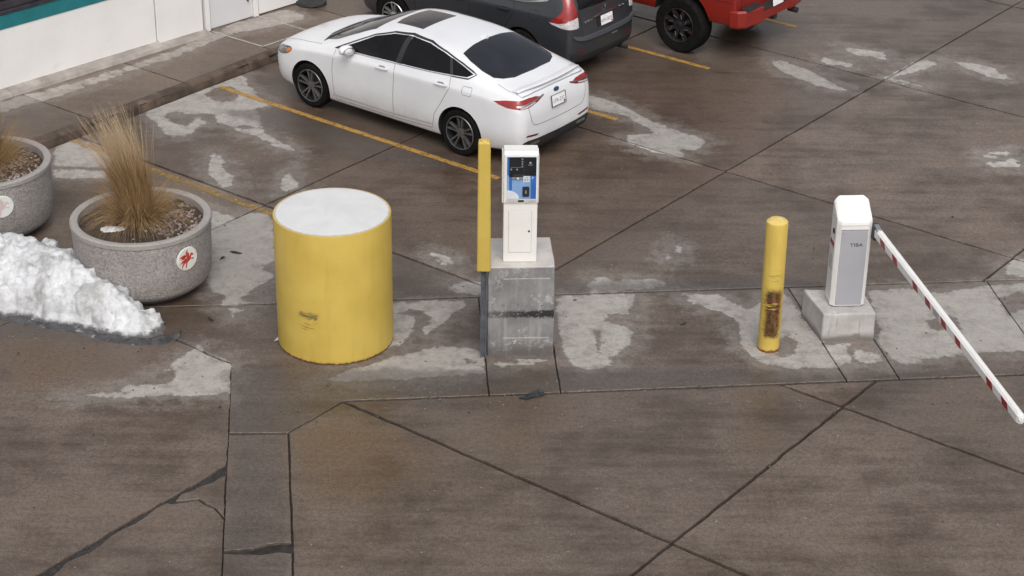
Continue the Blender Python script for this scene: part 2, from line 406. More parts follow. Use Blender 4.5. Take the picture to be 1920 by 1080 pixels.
ground = from_py('ground', [(-400, -300, -.06), (400, -300, -.06), (400, 600, -.06), (-400, 600, -.06)], [(0, 1, 2, 3)], M_FAR)
tag(ground, 'damp grey brown concrete ground of the parking lot', kind='structure')
lot = from_py('parking_lot', [(x, y, -.03) for x, y in (uv(-23, 4), uv(4, 4), uv(4, 36), uv(-23, 36))], [(0, 1, 2, 3)], M_JOINT)
tag(lot, 'damp brown grey concrete parking lot of large jointed slabs', kind='structure')

BACK = lambda x: 20.98+.0995*x                   # rear and front edge of the island strip
FRONT = lambda x: 18.62+.106*x
us = [-20.62, -16.95, -12.83, -8.55, -4.3, 0, 4]; vs_ = [13.30, 16.62, 21.47, 26.0, 30.6, 36]
for i in range(len(us)-1):                       # lot behind the island
    for j in range(len(vs_)-1):
        q = [uv(us[i], vs_[j]), uv(us[i+1], vs_[j]), uv(us[i+1], vs_[j+1]), uv(us[i], vs_[j+1])]
        q = clip(q, -.0995, 1, 20.98)
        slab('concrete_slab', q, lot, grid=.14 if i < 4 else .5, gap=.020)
# strip in front of the yellow drum and the slabs left of it
SLX = lambda y: -2.70-(y-15.15)*.1105
SRX = lambda y: -2.03-(y-15.17)*.1245
def left_of_strip(q): return clip(q, -1, -.1105, 2.70-.1105*15.15)
def right_of_strip(q): return clip(q, 1, .1245, -2.03+.1245*15.17)
crack_hi = [uv(-12.74, v) for v in (11.9,)]
q = [uv(-16.95, 5), uv(-12.74, 5), uv(-12.74, 13.30), uv(-16.95, 13.30)]
slab('concrete_slab', left_of_strip(q), lot, amp=.02)
q = [uv(-20.62, 5), uv(-16.95, 5), uv(-16.95, 13.30), uv(-20.62, 13.30)]
slab('concrete_slab', q, lot)
# the broken slab below the wide crack, its edge spalled away unevenly
cv = [(5, .07), (9.2, .09), (9.33, .12), (9.45, .10), (9.58, .05), (9.7, .06), (9.85, .09), (10.0, .07), (10.15, .03), (10.3, .035), (10.45, .06), (10.6, .05), (10.75, .02), (10.9, .02), (11.1, .02), (11.2, .05), (11.33, .07), (11.45, .11), (11.55, .10), (11.62, .12)]
edge = [uv(-12.74+d, v) for v, d in cv]
BR = [(-3.113, 16.452), (-3.030, 16.358), (-2.931, 16.303), (-2.857, 16.191)]
YB = 16.088
cs = [uv(-12.66, 10.92)]+BR+[(SLX(YB), YB)]
low = [p for p in edge if touv(*p)[1] < 10.95]+cs+[(SLX(13), 13.0)]
slab('concrete_slab', low, lot, amp=.012)
upq = [p for p in edge if touv(*p)[1] > 10.95]+[(SLX(16.98), 16.98), (SLX(YB), YB)]+BR[::-1]+[uv(-12.66, 10.945)]
slab('concrete_slab', upq, lot, amp=.012, grid=.1)
# loose broken fill lying in the wide crack
bm = bmesh.new(); rows = []
for i in range(120):
    v_ = 8.6+3.2*i/119
    rows.append([bm.verts.new((*uv(-12.80+.045*k, v_), -.024+.020*abs(noise.noise(Vector((v_*9, k*.8, 2))))+.008*noise.noise(Vector((v_*31, k*2.1, 5))))) for k in range(7)])
for a_, b_ in zip(rows, rows[1:]):
    for k in range(6): bm.faces.new((a_[k], a_[k+1], b_[k+1], b_[k]))
bmesh.ops.recalc_face_normals(bm, faces=bm.faces)
cf = from_bm('crack_rubble', bm, pm('crack_rubble', (.028, .025, .024), .9, .5, 30, bump=.8, bscale=60), lot)
top = [(SLX(17.72), 17.70), (SRX(17.74), 17.74)]
slab('concrete_slab', [(SLX(15.55), 15.55), (-2.45, 15.60), (-2.32, 15.68), (SRX(15.72), 15.72), top[1], top[0]], lot, amp=.006)
slab('concrete_slab', [(SLX(13), 13), (SRX(13), 13), (SRX(15.55), 15.55), (-2.2, 15.57), (-2.36, 15.52), (SLX(15.53), 15.53)], lot, amp=.008)
slab('concrete_slab', [(-2.32, 15.62), (-2.2, 15.59), (SRX(15.58), 15.58), (SRX(15.70), 15.70), (-2.3, 15.66)], lot, amp=.006, z=-.012)
# lane in front of the island
us2 = [-12.70, -8.38, -4.2, 0, 4]; vs2 = [5, 9.2, 13.48, 16.83, 20.6]
for i in range(len(us2)-1):
    for j in range(len(vs2)-1):
        q = [uv(us2[i], vs2[j]), uv(us2[i+1], vs2[j]), uv(us2[i+1], vs2[j+1]), uv(us2[i], vs2[j+1])]
        q = right_of_strip(q); q = clip(q, .106, -1, -18.62) if len(q) > 2 else q
        slab('concrete_slab', q, lot, amp=.014 if j == 2 else .010, gap=.024)
# the island strip, slab by slab
isl = [[(-4.819, BACK(-4.819)), (-3.16, 19.23), (-2.985, 17.72), (-2.35, 17.74), (-1.82, FRONT(-1.82)), (-.235, FRONT(-.235)), (-.40, BACK(-.40))]]
js = [(-.40, -.235), (.40, .555), (3.38, 3.76), (4.02, 4.36), (5.86, 6.12), (9.2, 9.45), (14, 14.2)]
for (b0, f0), (b1, f1) in zip(js, js[1:]):
    isl.append([(b0, BACK(b0)), (f0, FRONT(f0)), (f1, FRONT(f1)), (b1, BACK(b1))])
for k, q in enumerate(isl): slab('concrete_slab', q, lot, gap=.010, amp=.006, grid=.1 if k < 6 else .4)

# raised pavement by the shop, kerb stones along it
KH = .13
walk = from_py('pavement', [(x, y, KH-.03) for x, y in (uv(-23, 4), uv(-20.66, 4), uv(-20.66, 36), uv(-23, 36))], [(0, 1, 2, 3)], M_JOINT)
tag(walk, 'damp brown concrete pavement along the white shop wall', kind='structure')
wv = [6, 10, 13.2, 15.1, 16.96, 18.82, 20.7, 22.6, 24.5, 26.4, 30, 36]
for v0, v1 in zip(wv, wv[1:]):
    slab('paving_slab', [uv(-22.6, v0), uv(-20.80, v0), uv(-20.80, v1), uv(-22.6, v1)], walk, M_WALK, z=KH, gap=.010, amp=.003, thick=.1, grid=.16)
M_KERB = pm('kerb_concrete', (.075, .052, .038), .7, .4, 4, bump=.6, bscale=22, dirt=((.30, .25, .20), 1.6, .56, .7))
kv = [6, 9, 12, 14.1, 15.5, 16.96, 18.1, 18.82, 20.05, 21.4, 22.8, 25, 28, 32, 36]
for v0, v1 in zip(kv, kv[1:]):
    bm = bmesh.new(); n = max(6, int((v1-v0)/.08))
    prof = [(-20.80, .02), (-20.80, KH+.004), (-20.72, KH+.006), (-20.665, KH-.004), (-20.648, KH-.03), (-20.635, .0), (-20.635, -.05)]
    rows = []
    for i in range(n+1):
        v = v0+.004+(v1-v0-.008)*i/n
        ch = max(0, noise.noise(Vector((v*3.1, 1.7, 0)))-.12)*.11+.012*noise.noise(Vector((v*11, 4.2, 0)))
        row = []
        for k, (u, z) in enumerate(prof):
            if k in (2, 3, 4): u -= ch*(.8 if k > 2 else .3); z -= ch*(.9 if k > 2 else .25)
            row.append(bm.verts.new((*uv(u, v), z)))
        rows.append(row)
    for a, b in zip(rows, rows[1:]):
        for k in range(len(prof)-1): bm.faces.new((a[k], a[k+1], b[k+1], b[k]))
    bm.faces.new(rows[0]); bm.faces.new(rows[-1][::-1])
    bmesh.ops.recalc_face_normals(bm, faces=bm.faces)
    from_bm('kerb_stone', bm, M_KERB, walk)

# painted lines: worn paint, thin sheets 4 mm over the slabs
def paint(name, col, wear, thr=.5):
    a = N(name); p = a.pos()
    n1 = a.noise(p, 9, 6, .7); n2 = a.noise(p, 60, 4, .7)
    k = a.ss(a.ma('ADD', a.ma('MULTIPLY', n1, .65), a.ma('MULTIPLY', n2, .35)), thr-.08, thr+.10)
    a.inp('Base Color', a.mix(n1, tuple(c*.75 for c in col), col)); a.inp('Roughness', .65)
    a.inp('Alpha', a.lin(k, 0, 1, 1, 1-wear)); return a.m
M_YL = paint('yellow_line_paint', (.40, .225, .05), .8, .545)
M_YLO = paint('old_yellow_line_paint', (.42, .25, .06), .85, .46)
M_WL = paint('white_line_paint', (.42, .40, .37), .7, .56)
def line(name, a, b, wd, mat, z, label):
    a, b = Vector(a), Vector(b); d = (b-a).normalized(); n = Vector((-d.y, d.x))*wd/2; L = (b-a).length; k = max(2, int(L/.1))
    v, f = [], []
    for i in range(k+1):
        c = a+d*L*i/k; j1 = noise.noise(Vector((c.x*7, c.y*7, 1)))*.006; j2 = noise.noise(Vector((c.x*7, c.y*7, 5)))*.006
        v += [(c.x+n.x*(1+j1/wd*2), c.y+n.y*(1+j1/wd*2), z), (c.x-n.x*(1+j2/wd*2), c.y-n.y*(1+j2/wd*2), z)]
    for i in range(k): f.append((2*i, 2*i+1, 2*i+3, 2*i+2))
    return tag(from_py(name, v, f, mat), label, kind='structure')
line('parking_line', uv(-20.5, 19.27), uv(-15.1, 19.27), .10, M_YL, .004, 'yellow bay line beside the white sedan')
line('parking_line', uv(-20.5, 22.05), uv(-15.08, 22.05), .10, M_YL, .004, 'yellow bay line between the white sedan and the grey SUV')
line('parking_line', uv(-20.5, 24.70), uv(-15.19, 24.70), .10, M_YL, .004, 'yellow bay line between the grey SUV and the red pickup')
line('parking_line', uv(-20.5, 27.28), uv(-15.14, 27.28), .10, M_YL, .004, 'yellow bay line beyond the red pickup')
line('parking_line', uv(-20.6, 16.46), uv(-15.6, 16.48), .12, M_YLO, .004, 'faded yellow bay line behind the concrete planters')
for a, b in (((-22.1, 20.68), (-20.98, 20.70)), ((-20.98, 20.70), (-20.93, 21.7)), ((-22.08, 21.69), (-20.93, 21.7))):
    line('door_zone_line', uv(*a), uv(*b), .035, M_WL, KH+.004, 'thin white line marking the door zone on the pavement')

# ================================================================== shop building
W0, W1 = Vector(uv(-22.49, 16.73)), Vector(uv(-22.01, 22.48))
WD = (W1-W0).normalized()                        # along the wall, away from the camera
WN = Vector((WD.y, -WD.x))                       # out of the wall, towards the lot
WM = Matrix(((WD.x, WN.x, 0, W0.x), (WD.y, WN.y, 0, W0.y), (0, 0, 1, KH), (0, 0, 0, 1)))   # local: s along wall, n outwards, z up from the pavement
M_WHITE = pm('white_wall_panel', (.78, .77, .755), .55, .04, 1.3, bump=.12, bscale=8, dirt=((.5, .47, .43), 1.6, .62, .35))
M_DOOR = pm('white_door_paint', (.66, .66, .67), .45, .04, 1.5, dirt=((.45, .43, .4), 2, .62, .3))
M_TEAL = pm('teal_band_paint', (.015, .17, .19), .45, .12, 3)
M_FRAME = pm('dark_window_frame', (.06, .055, .065), .4, .3, 5, metal=.4)
M_GLASSW = pm('dark_shop_glass', (.012, .013, .014), .12, .3, 2, spec=.35)
M_BLACK = pm('black_rubber', (.018, .018, .019), .75, .3, 8)
M_SEAM = pm('seam_shadow_gap', (.02, .02, .022), .9, .2, 8)
M_LEDGE = pm('ledge_concrete', (.30, .27, .245), .85, .25, 3, bump=.3, bscale=30, dirt=((.15, .12, .10), 2.2, .52, .7))
bld = empty('shop_building', (W0.x, W0.y, KH), 0)
bld.matrix_world = WM
tag(bld, 'long white panelled shop building with a teal band and dark window', 'building')
box('wall_core', (-9, -3.0, 0.015), (18, -.07, 3.6), M_SEAM, bld, 0)
edges = [-9, -4.2, 2.92, 3.86]
for a, b in zip(edges, edges[1:]):
    hi = .98 if b < 3 else 3.6
    box('wall_panel', (a+.012, -.08, .02), (b-.012, 0, hi), M_WHITE, bld, .008)
bm = bmesh.new()
d = box('door', (4.02, -.075, .012), (4.90, -.02, 2.1), M_DOOR, bld, .004)
for s in (3.90, 4.91): box('door_frame', (s, -.08, .0), (s+.09, .012, 2.18), M_WHITE, bld, .004)
box('door_frame', (3.90, -.08, 2.19), (5.0, .012, 2.28), M_WHITE, bld, .004)
box('handle', (4.78, -.02, .30), (4.80, .02, .78), M_FRAME, d, .006)
box('wall_panel', (5.02, -.08, .02), (9.4, 0, 3.6), M_WHITE, bld, .008)
box('wall_panel', (9.42, -.08, .02), (18, 0, 3.6), M_WHITE, bld, .008)
box('wall_panel', (3.90, -.08, 2.29), (5.0, 0, 3.6), M_WHITE, bld, .008)
box('teal_band', (-9, -.07, .985), (2.9, .012, 1.20), M_TEAL, bld, .004)
wn = box('window', (-9, -.10, 1.38), (2.88, -.045, 2.6), M_GLASSW, bld, 0)
box('window_sill', (-9, -.09, 1.205), (2.89, .03, 1.26), M_FRAME, wn, .008)
box('window_frame', (-9, -.09, 1.265), (2.89, -.005, 1.38), M_FRAME, wn, .012)
for s in (-6.2, -3.4, -.6, 1.9): box('mullion', (s, -.06, 1.385), (s+.06, -.01, 2.6), M_FRAME, wn, .005)
box('wall_panel', (-9, -.08, 2.61), (2.908, .0, 3.6), M_WHITE, bld, .008)
# sloping foot ledge in lengths
for a, b in ((-9, -4.2), (-4.2, .1), (.1, 2.93), (2.93, 3.88)):
    hh = .09 if b < 3 else .05
    prism('foot_ledge', [(-.06, .001), (.20, .001), (.17, hh*.55), (.02, hh), (-.06, hh)], a+.004, b-.004, M_LEDGE, bld, M=Matrix(((0, 0, 1, 0), (1, 0, 0, 0), (0, 1, 0, 0), (0, 0, 0, 1))))

# weighted sign stand on the pavement
st = empty('sign_stand', (*uv(-21.83, 22.72), KH)); tag(st, 'black round weighted stand by the white shop wall', 'stand')
lathe('base', [(0, 0), (.24, 0), (.26, .02), (.25, .05), (.17, .075), (.06, .085), (.05, .12), (0, .12)], M_BLACK, st, 32)
lathe('post', [(0, .1), (.022, .1), (.022, 1.2), (0, 1.2)], M_BLACK, st, 12)
lathe('cap', [(0, 1.2), (.03, 1.2), (.03, 1.23), (0, 1.24)], M_BLACK, st, 12)

# ================================================================== yellow drum
def yellow(name, kind):
    a = N(name); o = a.obj(); x, y, z = a.sep(o)
    n1 = a.noise(o, 2.2, 5); n2 = a.noise(o, 30, 5, .7); st_ = a.noise(a.map(o, (3, 3, 34)), 1.6, 5, .65)
    c = a.mix(a.ss(n1, .3, .7), (.50, .355, .070), (.57, .415, .092))
    c = a.mix(a.ma('MULTIPLY', a.ss(a.noise(a.map(o, (5, 5, .7)), 2.0, 5), .52, .75), .3), c, (.42, .27, .05))
    c = a.mix(a.ma('MULTIPLY', a.ss(a.noise(o, 11, 5, .8), .69, .73), .6), c, (.22, .13, .04))
    wob = a.ma('MULTIPLY', a.ma('SUBTRACT', n2, .5), .10)
    rough = .45
    if kind == 'drum':
        rust = a.ss(a.ma('ADD', z, a.ma('MULTIPLY', n2, -.07)), .0, -.028)
        c = a.mix(rust, c, (.11, .035, .012))
        m1 = a.box((x, y, z), (-.235, -.6, .60), (.11, .3, .035), .018, wob)
        m2 = a.box((x, y, z), (-.235, -.6, .47), (.11, .3, .06), .02, wob)
        k1 = a.ma('MULTIPLY', m1, a.ss(st_, .30, .55)); k2 = a.ma('MULTIPLY', m2, a.ss(st_, .50, .60))
        c = a.mix(a.ma('MULTIPLY', a.ma('MAXIMUM', k1, k2), .8), c, (.06, .055, .03))
        m3 = a.box((x, y, z), (-.1, -.6, .8), (.3, .3, .05), .06, wob)
        c = a.mix(a.ma('MULTIPLY', a.ma('MULTIPLY', m3, a.ss(n2, .5, .7)), .3), c, (.35, .24, .06))
    elif kind == 'bollard':
        rust = a.ss(a.ma('ADD', z, a.ma('MULTIPLY', n2, -.08)), .0, -.02)
        c = a.mix(rust, c, (.20, .06, .015))
        core = a.box((x, y, z), (.004, -.12, .50), (.082, .14, .30), .035, a.ma('ADD', wob, a.ma('MULTIPLY', a.ma('SUBTRACT', n1, .5), .10)))
        sc = a.ma('MULTIPLY', core, a.ss(a.ma('ADD', a.ma('MULTIPLY', st_, .75), a.ma('MULTIPLY', n1, .25)), .34, .40))
        rc = a.mix(a.ss(a.noise(o, 17, 5, .75), .44, .58), (.014, .010, .009), (.12, .028, .012))
        c = a.mix(a.ma('MULTIPLY', sc, .95), c, rc)
        br = a.box((x, y, z), (.0, -.12, .60), (.08, .12, .45), .08, wob)
        c = a.mix(a.ma('MULTIPLY', a.ma('MULTIPLY', br, a.ss(st_, .60, .66)), .85), c, (.05, .03, .015))
        d = a.ss(a.noise(a.map(o, (9, 9, 1.2)), 2.0, 5), .5, .7)
        c = a.mix(a.ma('MULTIPLY', d, .3), c, (.36, .26, .06))
    else:
        c = a.mix(a.ma('MULTIPLY', a.ss(n2, .6, .75), .2), c, (.38, .25, .06))
    a.inp('Base Color', c); a.inp('Roughness', rough); a.inp('Specular IOR Level', .45)
    a.bump(a.ma('ADD', a.ma('MULTIPLY', n1, .5), a.ma('MULTIPLY', n2, .15)), .12, .02)
    return a.m
drum = empty('barrier_drum', (-2.03, 19.885, 0)); tag(drum, 'huge yellow steel drum with a white top beside the ticket machine', 'drum')
lathe('shell', [(.655, .0), (.664, .006), (.664, 1.585), (.660, 1.60), (.645, 1.60)], yellow('drum_yellow_paint', 'drum'), drum, 96)
def lid_mat():
    a = N('drum_white_top'); o = a.obj(); n = a.noise(o, 3, 6, .65, .5); m = a.noise(o, 26, 5, .7)
    x, y, z = a.sep(o); rr = a.ma('SQRT', a.ma('ADD', a.ma('MULTIPLY', x, x), a.ma('MULTIPLY', y, y)))
    c = a.mix(a.ss(n, .25, .75), (.56, .56, .56), (.63, .632, .635))
    c = a.mix(a.ma('MULTIPLY', a.ss(m, .62, .75), .4), c, (.4, .38, .34))
    c = a.mix(a.ma('MULTIPLY', a.ss(a.ma('ADD', rr, a.ma('MULTIPLY', m, .05)), .645, .67), .7), c, (.34, .27, .12))
    a.inp('Base Color', c); a.inp('Roughness', .7); a.bump(a.ma('ADD', n, a.ma('MULTIPLY', m, .3)), .25, .02); return a.m
lathe('lid', [(0, 1.612), (.3, 1.611), (.62, 1.606), (.648, 1.603), (.652, 1.597), (.652, 1.57)], lid_mat(), drum, 96)

# ================================================================== round steel bollard
bol = empty('steel_bollard', (2.965, 19.77, 0)); tag(bol, 'scraped yellow round steel bollard left of the gate cabinet', 'bollard')
bol.rotation_euler = (0, R(-.5), 0)
lathe('pipe', [(.123, -.01), (.126, 0), (.124, .02), (.124, 1.60), (.118, 1.615)], yellow('bollard_yellow_paint', 'bollard'), bol, 40)
lathe('cap', [(.1195, 1.613), (.10, 1.632), (.06, 1.645), (0, 1.65)], pm('bollard_cap_paint', (.62, .46, .13), .5, .1, 5, dirt=((.75, .72, .6), 6, .5, .6)), bol, 40)

# ================================================================== plinth, guard post and ticket machine
def plinth_mat():
    a = N('stained_plinth_concrete'); o = a.obj(); x, y, z = a.sep(o)
    n = a.noise(o, 3, 6, .65); f = a.noise(o, 22, 5, .72); v = a.noise(a.map(o, (9, 9, 1.1)), 1.7, 5, .6)
    c = a.mix(a.ss(n, .3, .7), (.15, .15, .155), (.26, .255, .25))
    c = a.mix(a.ma('MULTIPLY', a.ss(v, .5, .7), .5), c, (.36, .35, .34))
    c = a.mix(a.ma('MULTIPLY', a.ss(a.noise(a.map(o, (1, 1, 1), loc=(3, 1, 2)), 5.5, 5, .75), .53, .66), .75), c, (.46, .45, .44))
    for zz in (.985, .235):                       # white paint lines left by the form boards
        c = a.mix(a.ma('MULTIPLY', a.box((x, y, z), (.06, 0, zz), (.26, None, .004), .006, a.ma('MULTIPLY', a.ma('SUBTRACT', f, .5), .012)), .8), c, (.55, .54, .52))
    for zz, hw, th in ((.655, .024, .57), (.535, .042, .38)):   # black tyre rub
        m = a.box((x, y, z), (0, 0, zz), (None, .05, hw), .02, a.ma('MULTIPLY', a.ma('SUBTRACT', f, .5), .12))
        bl = a.ss(a.noise(a.map(o, (16, 16, 26), loc=(0, 0, zz*9)), 1.0, 4, .7), th, th+.07)
        bl = a.ma('MULTIPLY', bl, a.lin(x, -.38, .38, .55, 1.25))
        c = a.mix(a.ma('MINIMUM', a.ma('MULTIPLY', m, bl), .95), c, (.012, .011, .011))
    wt = a.ss(a.ma('ADD', z, a.ma('MULTIPLY', n, -.45)), .0, -.16)
    c = a.mix(a.ma('MULTIPLY', wt, .7), c, (.075, .06, .05))
    sp = a.ma('MULTIPLY', a.box((x, y, z), (.03, 0, .20), (.17, .05, .07), .05, a.ma('MULTIPLY', a.ma('SUBTRACT', f, .5), .2)), a.ss(f, .54, .60))
    c = a.mix(sp, c, (.62, .6, .57))
    top = a.ss(z, 1.118, 1.128)
    c = a.mix(top, c, a.mix(a.ss(n, .35, .7), (.40, .38, .36), (.52, .50, .475)))
    a.inp('Base Color', c); a.inp('Roughness', .8); a.bump(a.ma('ADD', n, a.ma('MULTIPLY', f, .5)), .3, .01); return a.m
pl = empty('machine_plinth', (.105, 19.50, 0), R(3.5)); tag(pl, 'tall stained concrete plinth under the ticket machine', 'plinth')
bm = bmesh.new(); bm_box(bm, (-.375, 0, -.02), (.375, .77, 1.13), .018, 3)
bmesh.ops.subdivide_edges(bm, edges=[e for e in bm.edges if e.calc_length() > .3], cuts=10, use_grid_fill=True)
for v in bm.verts:
    n_ = noise.noise_vector(v.co*4); v.co += n_*.006
from_bm('block', bm, plinth_mat(), pl, False)

post = empty('guard_post', (-.318, 19.47, 0)); tag(post, 'slim steel post with a square yellow plastic sleeve before the plinth', 'bollard')
M_STEEL = pm('weathered_blue_steel', (.13, .145, .175), .55, .3, 7, metal=.3, dirt=((.08, .06, .05), 5, .55, .6))
box('channel_web', (-.031, .012, -.01), (.031, .02, 1.25), M_STEEL, post, .002)
for sx in (-1, 1): box('channel_flange', (sx*.028-.004, -.03, -.01), (sx*.028+.004, .011, 1.25), M_STEEL, post, .002)
bm = bmesh.new()
bm_box(bm, (-.078, -.06, 1.10), (.078, .085, 2.635), .030, 4)
top_v = [v for v in bm.verts if v.co.z > 2.59]
for v in top_v: v.co.x *= .86; v.co.y = .0125+(v.co.y-.0125)*.86; v.co.z += .025
for f in bm.faces: f.smooth = True
from_bm('sleeve', bm, yellow('sleeve_yellow_plastic', 'sleeve'), post)
lathe('sleeve_tip', [(.05, 2.65), (.035, 2.675), (0, 2.682)], yellow('sleeve_tip_plastic', 'sleeve'), post, 20)

M_CAB = pm('machine_white_paint', (.74, .73, .70), .42, .03, 3, dirt=((.46, .42, .37), 5, .56, .4), spec=.4)
M_CABG = pm('machine_grey_line', (.33, .32, .32), .6, .1, 5)
M_SCR = pm('machine_black_panel', (.012, .013, .016), .3, .3, 4, spec=.4)
M_BLUE1 = pm('machine_light_blue_print', (.20, .33, .56), .35, .12, 5)
M_BLUE2 = pm('machine_blue_print', (.03, .13, .42), .35, .12, 5)
M_LGREY = pm('machine_pale_print', (.62, .66, .72), .4, .06, 5)
M_MET = pm('brushed_metal', (.45, .45, .46), .35, .15, 9, metal=.8)
tm = empty('ticket_machine', (.082, 19.63, 1.13), R(2.0)); tag(tm, 'white parking ticket machine with a blue and black panel on the plinth', 'ticket machine')
# body: side outline (depth y, height z) extruded across the width; the head leans forward
HW = .186
prof = [(0, 0), (.30, 0), (.30, .70), (.25, 1.25), (.235, 1.315), (.20, 1.335), (.01, 1.335), (-.015, 1.31), (-.015, .735), (0, .715)]
MX = Matrix(((0, 0, 1, 0), (1, 0, 0, 0), (0, 1, 0, 0), (0, 0, 0, 1)))
prism('body', prof, -HW, HW, M_CAB, tm, M=MX, bevel=.006)
box('side_cheek', (-HW-.020, .01, .72), (-HW-.0015, .235, 1.29), M_CAB, tm, .008)
box('side_cheek', (HW+.0015, .01, .72), (HW+.012, .235, 1.29), M_CAB, tm, .008)
YF = -.0155
def fp(name, x0, x1, z0, z1, mat, parent, y=YF, t=.004, bev=.001): return box(name, (x0, y-t, z0), (x1, y, z1), mat, parent, bev)
pn = fp('front_panel', -.155, .168, .785, 1.285, M_BLUE1, tm)
y2 = YF-.0042
_z0 = len(COL.objects)
fp('display_field', -.132, .03, 1.07, 1.25, M_SCR, pn, y2, .002, 0)
fp('display_field', .031, .165, 1.045, 1.25, M_SCR, pn, y2, .003, 0)
fp('dark_field', -.132, .03, 1.03, 1.069, M_SCR, pn, y2, .002, 0)
fp('blue_field', .108, .165, .79, 1.044, M_BLUE2, pn, y2, .002, 0)
fp('blue_field', -.13, -.098, .88, 1.029, M_BLUE2, pn, y2, .002, 0)
fp('pale_strip', -.153, -.133, 1.05, 1.25, M_BLUE2, pn, y2, .002, 0)
bm = bmesh.new(); pts = [(-.154, .787)]+[(-.154+.135*math.cos(a), .787+.095*math.sin(a)) for a in np.linspace(0, math.pi/2, 10)]
prism('white_swoosh', [(x, z) for x, z in pts], 0, .002, M_LGREY, pn, M=Matrix(((1, 0, 0, 0), (0, 0, -1, y2-.0002), (0, 1, 0, 0), (0, 0, 0, 1))))
fp('ticket_slot', -.092, .022, 1.035, 1.062, M_BLACK, pn, y2-.002, .016, .004)
fp('slot_lip', -.095, .025, 1.008, 1.033, M_MET, pn, y2, .012, .003)
lathe('lamp', [(0, -.006), (.011, -.006), (.012, 0)], M_LGREY, pn, 14, 'y', M=Matrix.Translation((-.035, y2-.012, 1.018)))
for zz in (1.232, 1.203, 1.176, 1.149): lathe('button', [(0, -.006), (.009, -.006), (.010, 0)], M_MET, pn, 12, 'y', M=Matrix.Translation((.012, y2-.002, zz)))
for xx in (-.11, -.045): lathe('button', [(0, -.006), (.010, -.006), (.011, 0)], M_MET, pn, 12, 'y', M=Matrix.Translation((xx, y2-.002, 1.116)))
fp('label_line', -.115, .002, 1.137, 1.140, M_MET, pn, y2-.002, .001, 0)
fp('symbol_plate', .025, .095, .975, 1.04, M_LGREY, pn, y2, .003, .001)
for dx, dz, sx_, sz_ in ((.035, .985, .018, .03), (.062, .99, .02, .022), (.05, 1.02, .03, .01)): fp('symbol', dx, dx+sx_, dz, dz+sz_, M_CABG, pn, y2-.003, .001, 0)
rd = fp('card_reader', .018, .092, .815, .925, M_BLACK, pn, y2, .014, .012)
fp('reader_mark', .05, .06, .85, .885, M_CABG, rd, y2-.014, .001, 0)
MT = Matrix(((1, 0, 0, 0), (0, 0, -1, 0), (0, 1, 0, 0), (0, 0, 0, 1)))
text('parking_sign', 'P', .04, M_LGREY, pn, Matrix.Translation((.127, y2-.003, 1.018)) @ MT)
lathe('logo_dot', [(0, -.001), (.012, -.001), (.012, 0)], M_CABG, pn, 16, 'y', M=Matrix.Translation((.10, y2-.0032, 1.19)))
fp('logo_line', .075, .125, 1.163, 1.167, M_CABG, pn, y2-.003, .001, 0)
for o_ in list(COL.objects)[_z0:]:
    if o_.parent in (pn, rd): o_.data.transform(Matrix.Translation((0, 0, .785)) @ Matrix.Diagonal((1, 1, 1.07, 1)) @ Matrix.Translation((0, 0, -.785)))
fp('chin_plate', -.165, .175, .74, .778, pm('chin_grey', (.50, .49, .47), .5, .06, 6), tm, YF, .003)
fp('coin_tray', -.03, .035, .748, .770, M_BLACK, tm, YF-.003, .004)
for x0 in (-.13, .09):
    for k in range(4): fp('chin_mark', x0+k*.016, x0+k*.016+.009, .752, .763, M_CABG, tm, YF-.003, .001, 0)
dr = fp('service_door', -.128, .122, .125, .63, M_CAB, tm, -.0, .006, .002)
for a in ((-.131, -.128, .122, .633), (.122, .125, .122, .633), (-.131, .125, .122, .125), (-.131, .125, .63, .633)):
    fp('door_gap', a[0], a[1], a[2], a[3], M_CABG, dr, 0, .003, 0)
lathe('lock', [(0, -.006), (.011, -.006), (.012, 0)], M_BLACK, dr, 14, 'y', M=Matrix.Translation((.098, -.006, .385)))
fp('foot_gap', -HW, HW, .0, .004, M_CABG, tm, -.001, .002, 0)

# ================================================================== barrier gate
gb = empty('gate_plinth', (3.595, 19.95, 0), R(4.5)); tag(gb, 'low pale concrete block under the gate cabinet', 'plinth')
def block_mat():
    a = N('gate_block_concrete'); o = a.obj(); x, y, z = a.sep(o); n = a.noise(o, 4, 6, .65); f = a.noise(o, 30, 5, .7); v = a.noise(a.map(o, (12, 12, 1.5)), 1.6, 5, .6)
    c = a.mix(a.ss(n, .3, .7), (.36, .345, .33), (.50, .48, .46))
    c = a.mix(a.ma('MULTIPLY', a.ss(v, .55, .72), .5), c, (.2, .2, .2))
    wt = a.ss(a.ma('ADD', z, a.ma('MULTIPLY', n, -.2)), .0, -.08)
    c = a.mix(a.ma('MULTIPLY', wt, .75), c, (.09, .075, .065))
    a.inp('Base Color', c); a.inp('Roughness', .85); a.bump(a.ma('ADD', n, a.ma('MULTIPLY', f, .4)), .3, .01); return a.m
bm = bmesh.new()
vv = [(0, 0), (.625, 0), (.60, .56), (-.10, .66)]
b0 = [bm.verts.new((x, y, -.02)) for x, y in vv]; b1 = [bm.verts.new((x*.985+.005, y*.985+.005, .35)) for x, y in vv]
bm.faces.new(b0[::-1]); bm.faces.new(b1)
for i in range(4): bm.faces.new((b0[i], b0[(i+1) % 4], b1[(i+1) % 4], b1[i]))
bmesh.ops.bevel(bm, geom=list(bm.edges), offset=.022, segments=3, affect='EDGES', profile=.6)
bmesh.ops.subdivide_edges(bm, edges=[e for e in bm.edges if e.calc_length() > .25], cuts=6, use_grid_fill=True)
for v in bm.verts: v.co += noise.noise_vector(v.co*5+Vector((3, 3, 3)))*.006
from_bm('block', bm, block_mat(), gb)

